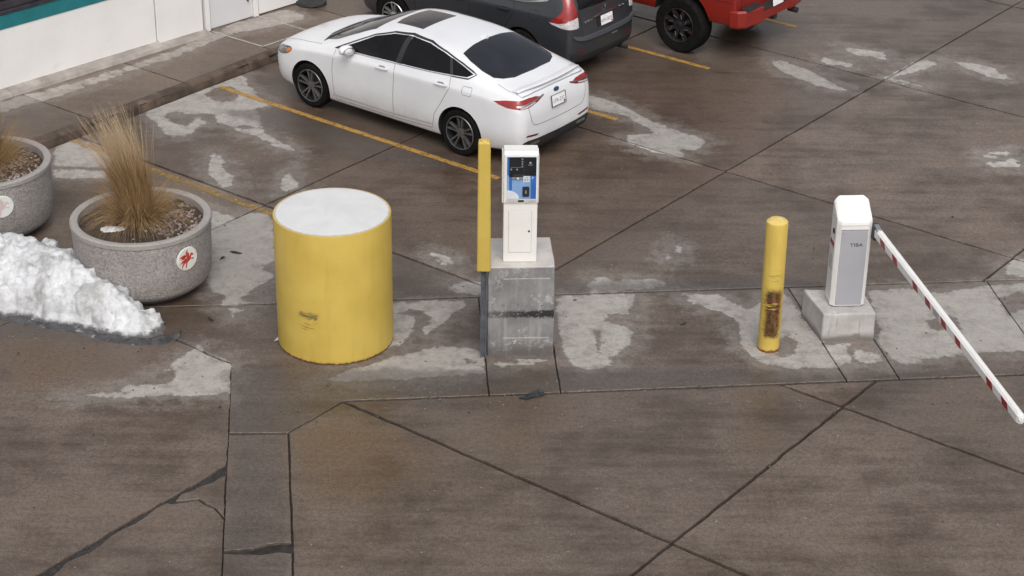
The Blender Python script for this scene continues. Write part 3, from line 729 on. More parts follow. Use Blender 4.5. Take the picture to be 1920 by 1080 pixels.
M_GW = pm('gate_white_paint', (.75, .74, .72), .4, .03, 3, dirt=((.46, .43, .39), 5, .58, .35))
M_GG = pm('gate_grey_panel', (.39, .39, .42), .42, .04, 3, metal=.1)
M_RED = pm('red_reflector', (.30, .018, .02), .35, .15, 8)
gate = empty('barrier_gate', (3.90, 20.145, .352), R(4.2)); tag(gate, 'white barrier gate with a red striped arm reaching over the lane', 'barrier gate')
# cabinet: chamfered footprint, sloped hood
c0, fw_, dp, ch = 0, .205, .33, .045
foot = [(-fw_+ch, 0), (fw_-ch, 0), (fw_, ch), (fw_, dp-ch), (fw_-ch, dp), (-fw_+ch, dp), (-fw_, dp-ch), (-fw_, ch)]
bm = bmesh.new(); lo = [bm.verts.new((x, y, .012)) for x, y in foot]; hi = [bm.verts.new((x, y, 1.05+y*.55)) for x, y in foot]
bm.faces.new(lo[::-1])
for i in range(8): bm.faces.new((lo[i], lo[(i+1) % 8], hi[(i+1) % 8], hi[i]))
def hood_ring(s, dz): return [bm.verts.new((x*s, dp/2+(y-dp/2)*s, 1.05+y*.55+dz)) for x, y in foot]
r1 = hood_ring(.97, .035); r2 = hood_ring(.86, .055)
for A_, B_ in ((hi, r1), (r1, r2)):
    for i in range(8): bm.faces.new((A_[i], A_[(i+1) % 8], B_[(i+1) % 8], B_[i]))
bm.faces.new(r2)
bmesh.ops.recalc_face_normals(bm, faces=bm.faces)
bmesh.ops.bevel(bm, geom=[e for e in bm.edges if e.calc_face_angle(0) > .2], offset=.005, segments=2, affect='EDGES')
cabn = from_bm('cabinet', bm, M_GW, gate)
fp('foot_seal', -fw_+.03, fw_-.03, -.0, .012, M_BLACK, gate, .30, .28, 0)
box('front_panel', (-fw_+ch+.006, -.0065, .03), (fw_-ch-.006, -.0005, .985), M_GG, gate, .002)
box('front_gap', (-fw_+ch+.002, -.0035, .985), (fw_-ch-.002, -.0006, .99), M_BLACK, gate, 0)
box('hood_seam', (-fw_+ch, -.0022, 1.040), (fw_-ch, -.0004, 1.044), M_GG, gate, 0)
box('hood_seam', (-fw_-.0018, ch, 1.075), (-fw_-.0002, dp-ch, 1.079), M_GG, gate, 0)
for bx_ in (-.13, .13):
    for bz_ in (.06, .95): lathe('screw', [(0, -.003), (.006, -.003), (.007, 0)], M_MET, gate, 10, 'y', M=Matrix.Translation((bx_, -.0066, bz_)))
text('lettering', 'TIBA', .058, M_SEAM, gate, Matrix.Translation((.03, -.0075, .80)) @ MT, .0008, 1.25)
ML = Matrix(((0, 0, -1, -fw_-.001), (-1, 0, 0, 0), (0, 1, 0, 0), (0, 0, 0, 1)))   # left face: local x runs back to front
lathe('key_lock', [(0, -.012), (.018, -.012), (.032, -.008), (.034, 0)], M_BLACK, gate, 20, 'y', M=Matrix.Translation((-fw_-.001, .135, .92)) @ Matrix.Rotation(R(-90), 4, 'Z'))
wl_ = box('warning_label', (-fw_-.003, .075, .42), (-fw_-.0005, .255, .80), pm('label_white', (.62, .61, .59), .5, .05, 6), gate, 0)
box('red_header', (-fw_-.0045, .078, .73), (-fw_-.0032, .252, .79), M_RED, wl_, 0)
text('symbol', '!?', .085, M_SEAM, wl_, Matrix.Translation((-fw_-.004, .165, .665)) @ ML, .0006)
for k in range(9): box('text_line', (-fw_-.0042, .10+(k % 3)*.008, .60-k*.02), (-fw_-.0032, .235, .608-k*.02), M_CABG, wl_, 0)
# arm: pivot bracket and tapering eight-sided boom
hub = box('arm_bracket', (fw_+.002, -.03, .86), (fw_+.085, .11, 1.03), pm('bracket_dark_metal', (.06, .065, .08), .45, .25, 8, metal=.5), gate, .015)
box('bracket_plate', (fw_+.02, -.10, .975), (fw_+.075, .05, 1.035), M_MET, hub, .006)
L = 4.14; a0 = Vector((fw_+.05, .02, .955)); dirw = Vector((math.cos(R(-79.7-4.2)), math.sin(R(-79.7-4.2)), -.012)).normalized()
up_ = Vector((0, 0, 1)); sd = up_.cross(dirw).normalized(); up_ = dirw.cross(sd).normalized()
def ring(t, w_, h_, c_): return [a0+dirw*t+sd*x+up_*z for x, z in ((-w_+c_, -h_), (w_-c_, -h_), (w_, -h_+c_), (w_, h_-c_), (w_-c_, h_), (-w_+c_, h_), (-w_, h_-c_), (-w_, -h_+c_))]
v, f = [], []
rings = [ring(0, .042, .062, .022), ring(L-.03, .040, .056, .02), ring(L, .030, .045, .014)]
for rr in rings: v += [tuple(q) for q in rr]
for k in range(len(rings)-1):
    for i in range(8): f.append((k*8+i, k*8+(i+1) % 8, k*8+8+(i+1) % 8, k*8+8+i))
f.append(tuple(range(7, -1, -1))); f.append(tuple(range(len(v)-8, len(v))))
boom = from_py('boom', v, f, M_GW, gate)
bm = bmesh.new(); bm.from_mesh(boom.data); bmesh.ops.recalc_face_normals(bm, faces=bm.faces); bm.to_mesh(boom.data); bm.free()
def stripe(name, t0, t1, mat, par, zlo=-.038, zhi=.038, sk=.05, off=.0015):
    s_ = 1-.08*(t0/L); x = -(.0425-.002*(t0+t1)/2/L)-off
    q = [a0+dirw*t0+sd*x+up_*zhi*s_, a0+dirw*t1+sd*x+up_*zhi*s_, a0+dirw*(t1+sk)+sd*x+up_*zlo*s_, a0+dirw*(t0+sk)+sd*x+up_*zlo*s_]
    b = [p+sd*.003 for p in q]
    return from_py(name, [tuple(p) for p in q+b], [(0, 1, 2, 3), (7, 6, 5, 4), (0, 4, 5, 1), (1, 5, 6, 2), (2, 6, 7, 3), (3, 7, 4, 0)], mat, par)
for t in (.22, .62, 1.26, 1.64, 2.10, 2.50, 3.34, 3.72): stripe('red_stripe', t, t+.15, M_RED, boom)
sg = stripe('arm_label', 1.86, 2.06, pm('arm_label_grey', (.45, .45, .46), .5, .1, 9), boom)
for k in range(4): stripe('label_mark', 1.90+k*.035, 1.915+k*.035, M_CABG, boom, -.02, .02, .01, .003)
lathe('arm_tip', [(0, -.02), (.028, -.015), (.03, 0)], pm('tip_plastic', (.66, .65, .63), .5, .05, 8), boom, 12, 'z', M=Matrix.Translation(a0+dirw*(L+.0)) @ dirw.to_track_quat('Z', 'Y').to_matrix().to_4x4() @ Matrix.Rotation(math.pi, 4, 'X'))

# ================================================================== planters with dry grass
def aggregate():
    a = N('exposed_aggregate'); o = a.obj(); x, y, z = a.sep(o); v = a.n('ShaderNodeTexVoronoi'); a.set(v.inputs['Vector'], o); v.inputs['Scale'].default_value = 52
    n = a.noise(o, 2.5, 5); g = a.noise(o, 160, 3, .7)
    hsv = a.sep(v.outputs['Color'])[0]
    c = a.mix(hsv, (.15, .13, .12), (.40, .36, .335)); c = a.mix(.35, c, a.mix(a.ss(g, .3, .7), g3(.20), g3(.40)))
    c = a.mix(a.ma('MULTIPLY', a.ss(n, .4, .7), .35), c, (.24, .215, .20))
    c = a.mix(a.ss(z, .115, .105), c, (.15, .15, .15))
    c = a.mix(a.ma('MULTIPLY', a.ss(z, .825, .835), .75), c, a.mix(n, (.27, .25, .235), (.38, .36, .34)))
    a.inp('Base Color', c); a.inp('Roughness', .85); a.bump(v.outputs['Distance'], .5, .012); return a.m
M_AGG = aggregate()
M_SOIL = pm('planter_soil', (.045, .031, .022), .95, .5, 9, bump=.9, bscale=26, dirt=((.10, .07, .05), 11, .55, .7))
M_PEB = pm('pebble_stone', (.26, .21, .19), .8, .5, 7)
def straw():
    a = N('dry_grass_straw'); r = a.attr('tint'); z = a.sep(a.obj())[2]
    c = a.mix(r, (.15, .082, .034), (.44, .30, .155)); c = a.mix(a.ma('MULTIPLY', a.ma('MULTIPLY', a.ss(z, .15, .4), a.ss(z, .9, .6)), .5), c, (.16, .09, .038)); c = a.mix(a.ss(z, .55, 1.4), c, (.52, .41, .27)); a.inp('Base Color', c); a.inp('Roughness', .75)
    a.inp('Specular IOR Level', .2); return a.m
M_STRAW = straw()
M_SNOWP = pm('clean_snow', (.82, .84, .86), .8, .05, 9, bump=.5, bscale=20)
def emblem(parent, c, nrm, faded):
    """white enamel disc with a red winged horse"""
    n = Vector(nrm).normalized(); x = Vector((0, 0, 1)).cross(n).normalized(); y = n.cross(x)
    Mx = Matrix(((x.x, y.x, n.x, c[0]), (x.y, y.y, n.y, c[1]), (x.z, y.z, n.z, c[2]), (0, 0, 0, 1)))
    d = lathe('emblem_disc', [(0, .012), (.142, .012), (.15, .006), (.15, -.03)], pm('enamel_white', (.66, .67, .63), .35, .05, 9, dirt=((.5, .48, .4), 5, .6, .3)), parent, 40, M=Mx)
    red = pm('emblem_faded_pink', (.58, .46, .45), .5, .1, 9) if faded else pm('emblem_red', (.42, .03, .02), .4, .2, 14, dirt=((.5, .2, .13), 12, .5, .6))
    T = Mx @ Matrix.Rotation(R(8), 4, 'Z') @ Matrix.Diagonal((1.65, 1.65, 1, 1))
    body = [(-.042, -.012), (-.03, -.028), (-.012, -.024), (.012, -.022), (.026, -.008), (.040, .012), (.056, .006), (.062, .012), (.05, .024), (.042, .034), (.032, .026), (.018, .012), (-.005, .010), (-.026, .010)]
    shapes = [body,
              [(-.005, .008), (.018, .010), (.022, .038), (.010, .052), (.016, .070), (-.002, .060), (-.010, .042)],
              [(-.006, .022), (-.014, .040), (-.040, .042), (-.070, .036), (-.046, .026), (-.060, .016), (-.030, .010)],
              [(-.026, .006), (-.046, .004), (-.074, -.014), (-.050, -.014), (-.038, -.012)],
              [(-.016, -.024), (-.004, -.024), (-.016, -.046), (-.030, -.072), (-.028, -.046)],
              [(-.040, -.012), (-.032, -.026), (-.050, -.038), (-.062, -.058), (-.060, -.034)],
              [(.020, -.010), (.028, -.004), (.052, -.014), (.046, -.030), (.042, -.018)]]
    bm = bmesh.new()
    for k, q in enumerate(shapes):
        vs_q = [bm.verts.new((px_, py_, .0125+.0004*k)) for px_, py_ in q]; bt = [bm.verts.new((px_, py_, .0105)) for px_, py_ in q]
        bm.faces.new(vs_q)
        for i in range(len(q)): bm.faces.new((vs_q[i], vs_q[(i+1) % len(q)], bt[(i+1) % len(q)], bt[i]))
    bmesh.ops.recalc_face_normals(bm, faces=bm.faces); bmesh.ops.transform(bm, matrix=T, verts=bm.verts)
    from_bm('winged_horse', bm, red, d)
    for ang in (20, 200): lathe('rivet', [(0, .016), (.005, .015), (.006, .012)], M_CABG, d, 8, M=Mx @ Matrix.Translation((0.128*math.cos(R(ang)), .128*math.sin(R(ang)), 0)))
def planter(loc, label, em_dir, faded, seed):
    rnd = random.Random(seed)
    t = empty('concrete_planter', loc); tag(t, label, 'planter', 'round concrete planters')
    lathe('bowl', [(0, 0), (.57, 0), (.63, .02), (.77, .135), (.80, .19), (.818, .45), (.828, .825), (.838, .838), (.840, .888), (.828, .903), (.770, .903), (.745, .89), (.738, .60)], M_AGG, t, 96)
    bm = bmesh.new(); ns, nr = 48, 14; rows = []
    for i in range(nr+1):
        r = .745*i/nr
        rows.append([bm.verts.new((r*math.cos(2*math.pi*k/ns), r*math.sin(2*math.pi*k/ns), .80+.05*noise.noise(Vector((r*math.cos(2*math.pi*k/ns)*4, r*math.sin(2*math.pi*k/ns)*4, seed)))+.04*(1-r/.745))) for k in range(ns)] if i else [bm.verts.new((0, 0, .85))])
    for k in range(ns): bm.faces.new((rows[0][0], rows[1][k], rows[1][(k+1) % ns]))
    for i in range(1, nr):
        for k in range(ns): bm.faces.new((rows[i][k], rows[i+1][k], rows[i+1][(k+1) % ns], rows[i][(k+1) % ns]))
    for fc in bm.faces: fc.smooth = True
    bmesh.ops.recalc_face_normals(bm, faces=bm.faces); soil = from_bm('soil', bm, M_SOIL, t)
    bm = bmesh.new()
    for k in range(420):
        a = rnd.uniform(-1.0, 1.9); r = rnd.uniform(.25, .72); s = rnd.uniform(.008, .020)
        if rnd.random() < .15: a = rnd.uniform(0, 6.28)
        x, y = r*math.cos(a), r*math.sin(a); z = .80+.05*noise.noise(Vector((x*4, y*4, seed)))+.04*(1-r/.745)
        m = Matrix.Translation((x, y, z+s*.2)) @ Matrix.Rotation(rnd.uniform(0, 6), 4, 'Z') @ Matrix.Diagonal((s*rnd.uniform(.8, 1.5), s, s*.7, 1))
        bmesh.ops.create_icosphere(bm, subdivisions=1, radius=1, matrix=m)
    pb = from_bm('pebbles', bm, M_PEB, t); pb['kind'] = 'stuff'
    c = Vector((math.cos(em_dir)*.819, math.sin(em_dir)*.819, .60))
    emblem(t, c, (math.cos(em_dir), math.sin(em_dir), .0), faded)
    return t
def grass(loc, label, seed, lean, hmax, group='dry grass clumps'):
    rnd = random.Random(seed); V, F, T = [], [], []
    def blade(base, d0, ln, curl, wd, tint, sag=0.0):
        n = 7; p = Vector(base); d = Vector(d0).normalized(); pts = [p.copy()]
        for i in range(n):
            d = (d+Vector(curl)/n+Vector((0, 0, -sag/n))).normalized(); p = p+d*ln/n; pts.append(p.copy())
        sd_ = Vector((rnd.uniform(-1, 1), rnd.uniform(-.4, .4), 0)).normalized(); b = len(V)
        for i, q in enumerate(pts):
            w_ = wd*(1-.85*i/n); V.append(q-sd_*w_); V.append(q+sd_*w_); T.extend((tint, tint))
        for i in range(n): F.append((b+2*i, b+2*i+1, b+2*i+3, b+2*i+2))
    for k in range(1250):                         # upright stems, blown over to one side
        a = rnd.uniform(0, 6.283); r = .18*math.sqrt(rnd.random())
        d = Vector((math.cos(a)*.07*r/.18+lean[0]*.2+rnd.gauss(0, .035), math.sin(a)*.07*r/.18+lean[1]*.2+rnd.gauss(0, .035), 1))
        ln = hmax*(.30+.70*rnd.random()**1.15)
        bend = rnd.gauss(1.0, .45)
        blade((r*math.cos(a), r*math.sin(a), 0), d, ln, (lean[0]*2.2*bend+rnd.gauss(0, .12), lean[1]*2*bend+rnd.gauss(0, .12), 0), rnd.uniform(.0020, .0038), rnd.random(), .25*max(0, bend))
    for k in range(90):                           # snapped and bent stalks
        a = rnd.uniform(0, 6.283); blade((.1*math.cos(a), .1*math.sin(a), .1), (math.cos(a)*.35, math.sin(a)*.35, 1), rnd.uniform(.6, 1.1), (math.cos(a)*rnd.uniform(.4, 1.3), math.sin(a)*rnd.uniform(.4, 1.3), 0), .0024, rnd.random(), rnd.uniform(1, 2.6))
    for k in range(2000):                         # drooping leaves at the foot
        a = rnd.uniform(0, 6.283); r = .22*math.sqrt(rnd.random()); sp_ = rnd.uniform(.15, 1.1)
        d = Vector((math.cos(a)*sp_, math.sin(a)*sp_, 1.1))
        blade((r*math.cos(a), r*math.sin(a), 0), d, rnd.uniform(.28, .72), (math.cos(a)*.4+rnd.gauss(0, .2), math.sin(a)*.3+rnd.gauss(0, .2), 0), rnd.uniform(.0015, .004), rnd.random()**.8, rnd.uniform(.4, 2.2))
    for k in range(16):                           # stray stalks
        a = rnd.uniform(2.0, 4.3); blade((0, 0, .1), (math.cos(a)*.5, math.sin(a)*.5, .8), rnd.uniform(.8, 1.25), (math.cos(a)*.5, math.sin(a)*.5, 0), .0022, .9, .6)
    t = empty('ornamental_grass', loc); tag(t, label, 'grass', group)
    o = from_py('blades', V, F, M_STRAW, t)
    o.data.attributes.new('tint', 'FLOAT', 'POINT').data.foreach_set('value', np.array(T, np.float32)); o['kind'] = 'stuff'
    bm = bmesh.new(); bmesh.ops.create_icosphere(bm, subdivisions=3, radius=.20)
    for v_ in bm.verts: v_.co.z = v_.co.z*.45-.02; v_.co += noise.noise_vector(v_.co*9)*.03
    from_bm('crown', bm, pm('grass_crown', (.11, .065, .03), .95, .4, 14, bump=1, bscale=50), t)
    return t
planter((-4.46, 21.21, 0), 'round aggregate concrete planter with a bright red winged horse disc', R(-41), False, 3)
planter((-6.73, 22.78, 0), 'round aggregate concrete planter cut off by the left edge, faded disc', R(-63), True, 9)
grass((-4.50, 21.27, .84), 'tall dry straw grass leaning in the planter with the red disc', 5, (-.15, .04), 1.46)
grass((-6.70, 22.80, .84), 'dry straw grass at the left edge in the planter with the faded disc', 11, (-.08, .02), 1.6)
def snow_lump(name, loc, rad, h, label, seed, parent=None):
    bm = bmesh.new(); bmesh.ops.create_icosphere(bm, subdivisions=4, radius=1)
    for v_ in bm.verts:
        d = 1+.35*noise.noise(v_.co*2.2+Vector((seed, 0, 0)))+.12*noise.noise(v_.co*6+Vector((seed, 0, 0)))
        v_.co = Vector((v_.co.x*rad[0]*d, v_.co.y*rad[1]*d, max(-.01, v_.co.z*h*d)))
    for f_ in bm.faces: f_.smooth = True
    o = from_bm(name, bm, M_SNOWP); o.location = loc; return tag(o, label, 'snow')
snow_lump('snow_patch', (-4.76, 20.97, .80), (.16, .12), .035, 'small white snow patch on the soil in the nearer planter', 2)

# ================================================================== ploughed snow pile
def snow_mat():
    a = N('dirty_ploughed_snow'); p = a.pos(); z = a.sep(p)[2]; n = a.noise(p, 2.6, 6, .65, .3); f = a.noise(p, 14, 6, .7); g = a.noise(p, 70, 3, .7)
    c = a.mix(a.ss(f, .3, .7), (.50, .515, .53), (.74, .75, .765))
    c = a.mix(a.ma('MULTIPLY', a.ss(a.ma('ADD', a.ma('MULTIPLY', n, .6), a.ma('MULTIPLY', f, .4)), .47, .62), .8), c, (.27, .265, .26))
    c = a.mix(a.ma('MULTIPLY', a.ss(g, .66, .76), .55), c, (.12, .11, .10))
    c = a.mix(a.ss(a.ma('ADD', z, a.ma('MULTIPLY', f, -.12)), .02, -.035), c, (.10, .095, .095))
    a.inp('Base Color', c); a.inp('Roughness', .75); a.inp('Subsurface Weight', .15); a.inp('Subsurface Radius', (.05, .05, .06))
    a.bump(a.ma('ADD', f, a.ma('MULTIPLY', g, .35)), .6, .03); return a.m
SN = [(-8.3, 21.0), (-7.2, 20.62), (-6.03, 20.30), (-5.55, 20.16), (-5.16, 20.06), (-4.75, 19.86), (-4.45, 19.76), (-4.18, 19.76), (-4.06, 19.92), (-4.10, 20.12), (-4.28, 20.36), (-4.52, 20.58), (-4.80, 20.80), (-5.05, 21.05), (-5.25, 21.35), (-5.55, 21.60), (-6.0, 21.72), (-6.6, 21.80), (-7.2, 21.95), (-8.3, 22.1)]
xs = np.arange(-8.4, -3.9, .026); ys = np.arange(19.5, 22.4, .026)
GX, GY = np.meshgrid(xs, ys, indexing='ij'); D = sdf(np.stack([GX.ravel(), GY.ravel()], -1), [SN]).reshape(GX.shape)
H_ = np.zeros_like(D); Eg = np.zeros_like(D)
for i in range(len(xs)):
    for j in range(len(ys)):
        if D[i, j] < -.12: Eg[i, j] = -1; H_[i, j] = -.05; continue
        x, y = xs[i], ys[j]; q = Vector((x, y, 0))
        e = D[i, j]+.09*noise.noise(q*2.6)+.06*noise.noise(q*6.3)+.025*noise.noise(q*15)
        sx_ = min(1, max(0, (-4.02-x)/.95)); big = .22+.36*sx_*sx_*(3-2*sx_)+.06*noise.noise(q*1.6)
        t = min(1, max(0, e/.52)); Eg[i, j] = e
        H_[i, j] = big*math.sin(t*math.pi/2)**.85 if e > 0 else e*.3
dX, dY = np.gradient(H_, xs, ys)
V, F, idx = [], [], {}
for i in range(len(xs)):
    for j in range(len(ys)):
        if D[i, j] < -.06: continue
        e = Eg[i, j]; q = Vector((xs[i], ys[j], H_[i, j])); n_ = Vector((-dX[i, j], -dY[i, j], 1)).normalized()
        am = min(1, max(0, e/.10))                # billowed clods, pushed out along the surface
        lump = abs(noise.noise(q*3.6))*.11+abs(noise.noise(q*8+Vector((5, 1, 2))))*.085+abs(noise.noise(q*19+Vector((1, 7, 3))))*.06+noise.noise(q*37)*.016+noise.fractal(q*2, 1, 2, 3)*.05-.05
        q = q+n_*lump*am
        idx[i, j] = len(V); V.append((q.x, q.y, max(-.02, q.z)))
for (i, j), a_ in idx.items():
    k = [(i, j), (i+1, j), (i+1, j+1), (i, j+1)]
    if all(q in idx for q in k): F.append(tuple(idx[q] for q in k))
sp_ = tag(from_py('snow_pile', V, F, snow_mat(), smooth=True), 'dirty white ploughed snow pile in front of the planters', 'snow')
# wet slush rim in front of the pile
M_SLUSH = pm('grey_slush', (.055, .055, .058), .25, .4, 9, bump=.8, bscale=14, dirt=((.45, .46, .47), 8, .56, .8))
bm = bmesh.new(); c_ = [(-6.3, 20.33), (-5.6, 20.08), (-5.1, 19.96), (-4.7, 19.76), (-4.3, 19.66), (-3.98, 19.70), (-3.82, 19.86)]
pts = []
for a_, b_ in zip(c_, c_[1:]):
    for k in range(10): pts.append((a_[0]+(b_[0]-a_[0])*k/10, a_[1]+(b_[1]-a_[1])*k/10))
rows = []
for x, y in pts:
    row = []
    for k in range(7):
        o_ = -.05+.04*k; q = Vector((x*6, y*6, k)); wv_ = 1+.7*noise.noise(Vector((x*4, y*4, 1)))
        yy = y+o_*wv_; z = .018*math.sin(math.pi*k/6)*(1+noise.noise(Vector((x*12, yy*12, 0))))-.001*(k in (0, 6))
        row.append(bm.verts.new((x+.3*o_*0, yy, max(-.002, z))))
    rows.append(row)
for a_, b_ in zip(rows, rows[1:]):
    for k in range(6): bm.faces.new((a_[k], b_[k], b_[k+1], a_[k+1]))
bmesh.ops.recalc_face_normals(bm, faces=bm.faces)
for f_ in bm.faces: f_.smooth = True
tag(from_bm('slush', bm, M_SLUSH), 'grey wet slush along the foot of the snow pile', 'slush', kind='stuff')

# ================================================================== litter
def scrap(name, poly, c, z, label, cat, mat, th=.012, rot=0):
    bm = bmesh.new(); vs_q = [bm.verts.new((x, y, 0)) for x, y in poly]; f_ = bm.faces.new(vs_q); bmesh.ops.recalc_face_normals(bm, faces=[f_])
    bmesh.ops.triangulate(bm, faces=bm.faces); bmesh.ops.subdivide_edges(bm, edges=bm.edges, cuts=3)
    r_ = bmesh.ops.extrude_face_region(bm, geom=bm.faces[:])
    up = [g for g in r_['geom'] if isinstance(g, bmesh.types.BMVert)]; ups = set(up)
    for v_ in bm.verts:
        v_.co.z += .03*abs(noise.noise(v_.co*14+Vector((c[0], c[1], 0))))
        if v_ in ups: v_.co.z += th
    bmesh.ops.recalc_face_normals(bm, faces=bm.faces)
    o = from_bm(name, bm, mat); o.location = (*c, z); o.rotation_euler = (0, 0, rot); return tag(o, label, cat)
scrap('rubber_scrap', [(-.16, -.05), (-.08, -.085), (.02, -.05), (.10, -.045), (.14, .0), (.13, .06), (.05, .085), (-.02, .04), (-.09, .0)], (.24, 18.60), .001, 'crumpled black rubber scrap lying in front of the plinth', 'scrap', pm('torn_rubber', (.028, .03, .034), .5, .5, 20, bump=.8, bscale=50), .012, R(10))
M_LEAF = pm('wet_leaf', (.035, .028, .022), .6, .4, 20)
for k, (px_, py_, s_, lb) in enumerate(((-3.48, 22.06, 1.0, 'dark wet leaf between the drum and the nearer planter'), (-3.62, 21.90, .6, 'tiny dark leaf scrap beside the nearer planter'), (-3.54, 20.28, .7, 'dark leaf scrap on the slab left of the drum'), (2.02, 20.32, .55, 'small brown leaf on the damp island slab'))):
    scrap('leaf', [(-.09*s_, 0), (-.03*s_, -.03*s_), (.05*s_, -.025*s_), (.09*s_, .01*s_), (.03*s_, .035*s_), (-.04*s_, .03*s_)], (px_, py_), .001, lb, 'leaf', M_LEAF, .003, k*1.3-.4)
scrap('paper_scrap', [(-.05, 0), (.0, -.02), (.06, .0), (.03, .03)], (-2.70, 19.80), .001, 'small pale paper scrap at the left foot of the yellow drum', 'scrap', pm('pale_paper', (.55, .54, .5), .7, .1, 9), .003, .7)

# loose grit over the damp concrete, thicker along the island and the snow
rg = random.Random(21); bm = bmesh.new()
for k in range(520):
    x, y = (rg.uniform(-5.5, 6.5), rg.uniform(15, 24)) if k % 2 else (rg.uniform(-5, 6), rg.gauss(18.5, .25)+.1*0)
    if k % 7 == 0: x, y = rg.uniform(-5.8, -3.4), rg.uniform(19.2, 20.0)
    s_ = rg.uniform(.004, .012)*(1.6 if rg.random() < .12 else 1)
    m = Matrix.Translation((x, y, s_*.4)) @ Matrix.Rotation(rg.uniform(0, 6), 4, 'Z') @ Matrix.Diagonal((s_*rg.uniform(.8, 1.7), s_, s_*.7, 1))
    bmesh.ops.create_icosphere(bm, subdivisions=1, radius=1, matrix=m)
tag(from_bm('grit', bm, pm('grit_stone', (.13, .115, .10), .9, .7, 3)), 'scattered loose grit on the damp concrete', 'grit', kind='stuff')

# ================================================================== vehicles
def loft_cage(st, crease):
    """st: list of (x, [(y,z)...] from the bottom centre line to the top centre line); mirrored, subdivided, returned as a dense mesh"""
    bm = bmesh.new(); K = len(st[0][1]); L_, R_ = [], []
    for x, pr in st:
        l = [bm.verts.new((x, y, z)) for y, z in pr]
        r = [l[k] if pr[k][0] == 0 else bm.verts.new((x, -pr[k][0], pr[k][1])) for k in range(K)]
        L_.append(l); R_.append(r)
    for i in range(len(st)-1):
        for k in range(K-1):
            bm.faces.new((L_[i][k], L_[i+1][k], L_[i+1][k+1], L_[i][k+1]))
            bm.faces.new((R_[i][k], R_[i][k+1], R_[i+1][k+1], R_[i+1][k]))
    for i, fl in ((0, False), (len(st)-1, True)):
        for k in range(K-1):
            q = [L_[i][k], L_[i][k+1], R_[i][k+1], R_[i][k]]
            u = []
            for v in q:
                if v not in u: u.append(v)
            if len(u) > 2: bm.faces.new(u[::-1] if fl else u)
    cl = bm.edges.layers.float.new('crease_edge')
    for e in bm.edges:
        for side in (L_, R_):
            for k, c in crease.items():
                pass
    idx = {}
    for side in (L_, R_):
        for i in range(len(st)):
            for k in range(K): idx[side[i][k]] = (i, k)
    for e in bm.edges:
        a, b = idx[e.verts[0]], idx[e.verts[1]]
        if a[1] == b[1] and a[1] in crease: e[cl] = crease[a[1]]
    bmesh.ops.recalc_face_normals(bm, faces=bm.faces)
    me = bpy.data.meshes.new('tmp'); bm.to_mesh(me); bm.free()
    o = bpy.data.objects.new('tmp', me); COL.objects.link(o)
    md = o.modifiers.new('s', 'SUBSURF'); md.levels = 3; md.render_levels = 3
    dg = bpy.context.evaluated_depsgraph_get(); m2 = bpy.data.meshes.new_from_object(o.evaluated_get(dg))
    bpy.data.objects.remove(o); bpy.data.meshes.remove(me)
    return m2
def cut_arches(me, arches):
    """boolean the wheel wells out; arches: (x, z, radius, inner |y|)"""
    o = bpy.data.objects.new('tmp', me); COL.objects.link(o); cs_ = []
    for x, z, r, yi in arches:
        for s in (-1, 1):
            b = bmesh.new(); bmesh.ops.create_cone(b, cap_ends=True, segments=56, radius1=r, radius2=r, depth=.8, matrix=Matrix.Translation((x, s*(yi+.4), z)) @ Matrix.Rotation(R(90), 4, 'X'))
            mc = bpy.data.meshes.new('c'); b.to_mesh(mc); b.free(); c = bpy.data.objects.new('c', mc); COL.objects.link(c); cs_.append(c)
            md = o.modifiers.new('b', 'BOOLEAN'); md.operation = 'DIFFERENCE'; md.object = c; md.solver = 'EXACT'
    dg = bpy.context.evaluated_depsgraph_get(); m2 = bpy.data.meshes.new_from_object(o.evaluated_get(dg))
    bpy.data.objects.remove(o)
    for c in cs_: bpy.data.objects.remove(c)
    m2.materials.clear(); 
    for p in m2.polygons:
        p.use_smooth = True; p.material_index = 0; c = p.center
        for x, z, r, yi in arches:
            rr = math.hypot(c.x-x, c.z-z)
            if abs(c.y) > yi-.01 and rr < r+.004 and (rr > r-.02 and ((p.normal.x*(x-c.x)+p.normal.z*(z-c.z)) > .5*rr) or abs(abs(c.y)-yi) < .005): p.material_index = 1; p.use_smooth = False
    # sharpen the arch lip
    bm = bmesh.new(); bm.from_mesh(m2)
    for e in bm.edges:
        if len(e.link_faces) == 2 and (e.link_faces[0].material_index != e.link_faces[1].material_index): e.smooth = False
    bm.to_mesh(m2); bm.free()
    return m2
def chaikin(p, n):
    for _ in range(n):
        q = []
        for i, a in enumerate(p):
            b = p[(i+1) % len(p)]; q += [(a[0]*.75+b[0]*.25, a[1]*.75+b[1]*.25), (a[0]*.25+b[0]*.75, a[1]*.25+b[1]*.75)]
        p = q
    return p
RAY = {'y+': (lambda a, b: Vector((a, 4, b)), Vector((0, -1, 0))), 'y-': (lambda a, b: Vector((a, -4, b)), Vector((0, 1, 0))),
       'z': (lambda a, b: Vector((a, b, 5)), Vector((0, 0, -1))), 'x-': (lambda a, b: Vector((-6, a, b)), Vector((1, 0, 0))), 'x+': (lambda a, b: Vector((8, a, b)), Vector((-1, 0, 0)))}
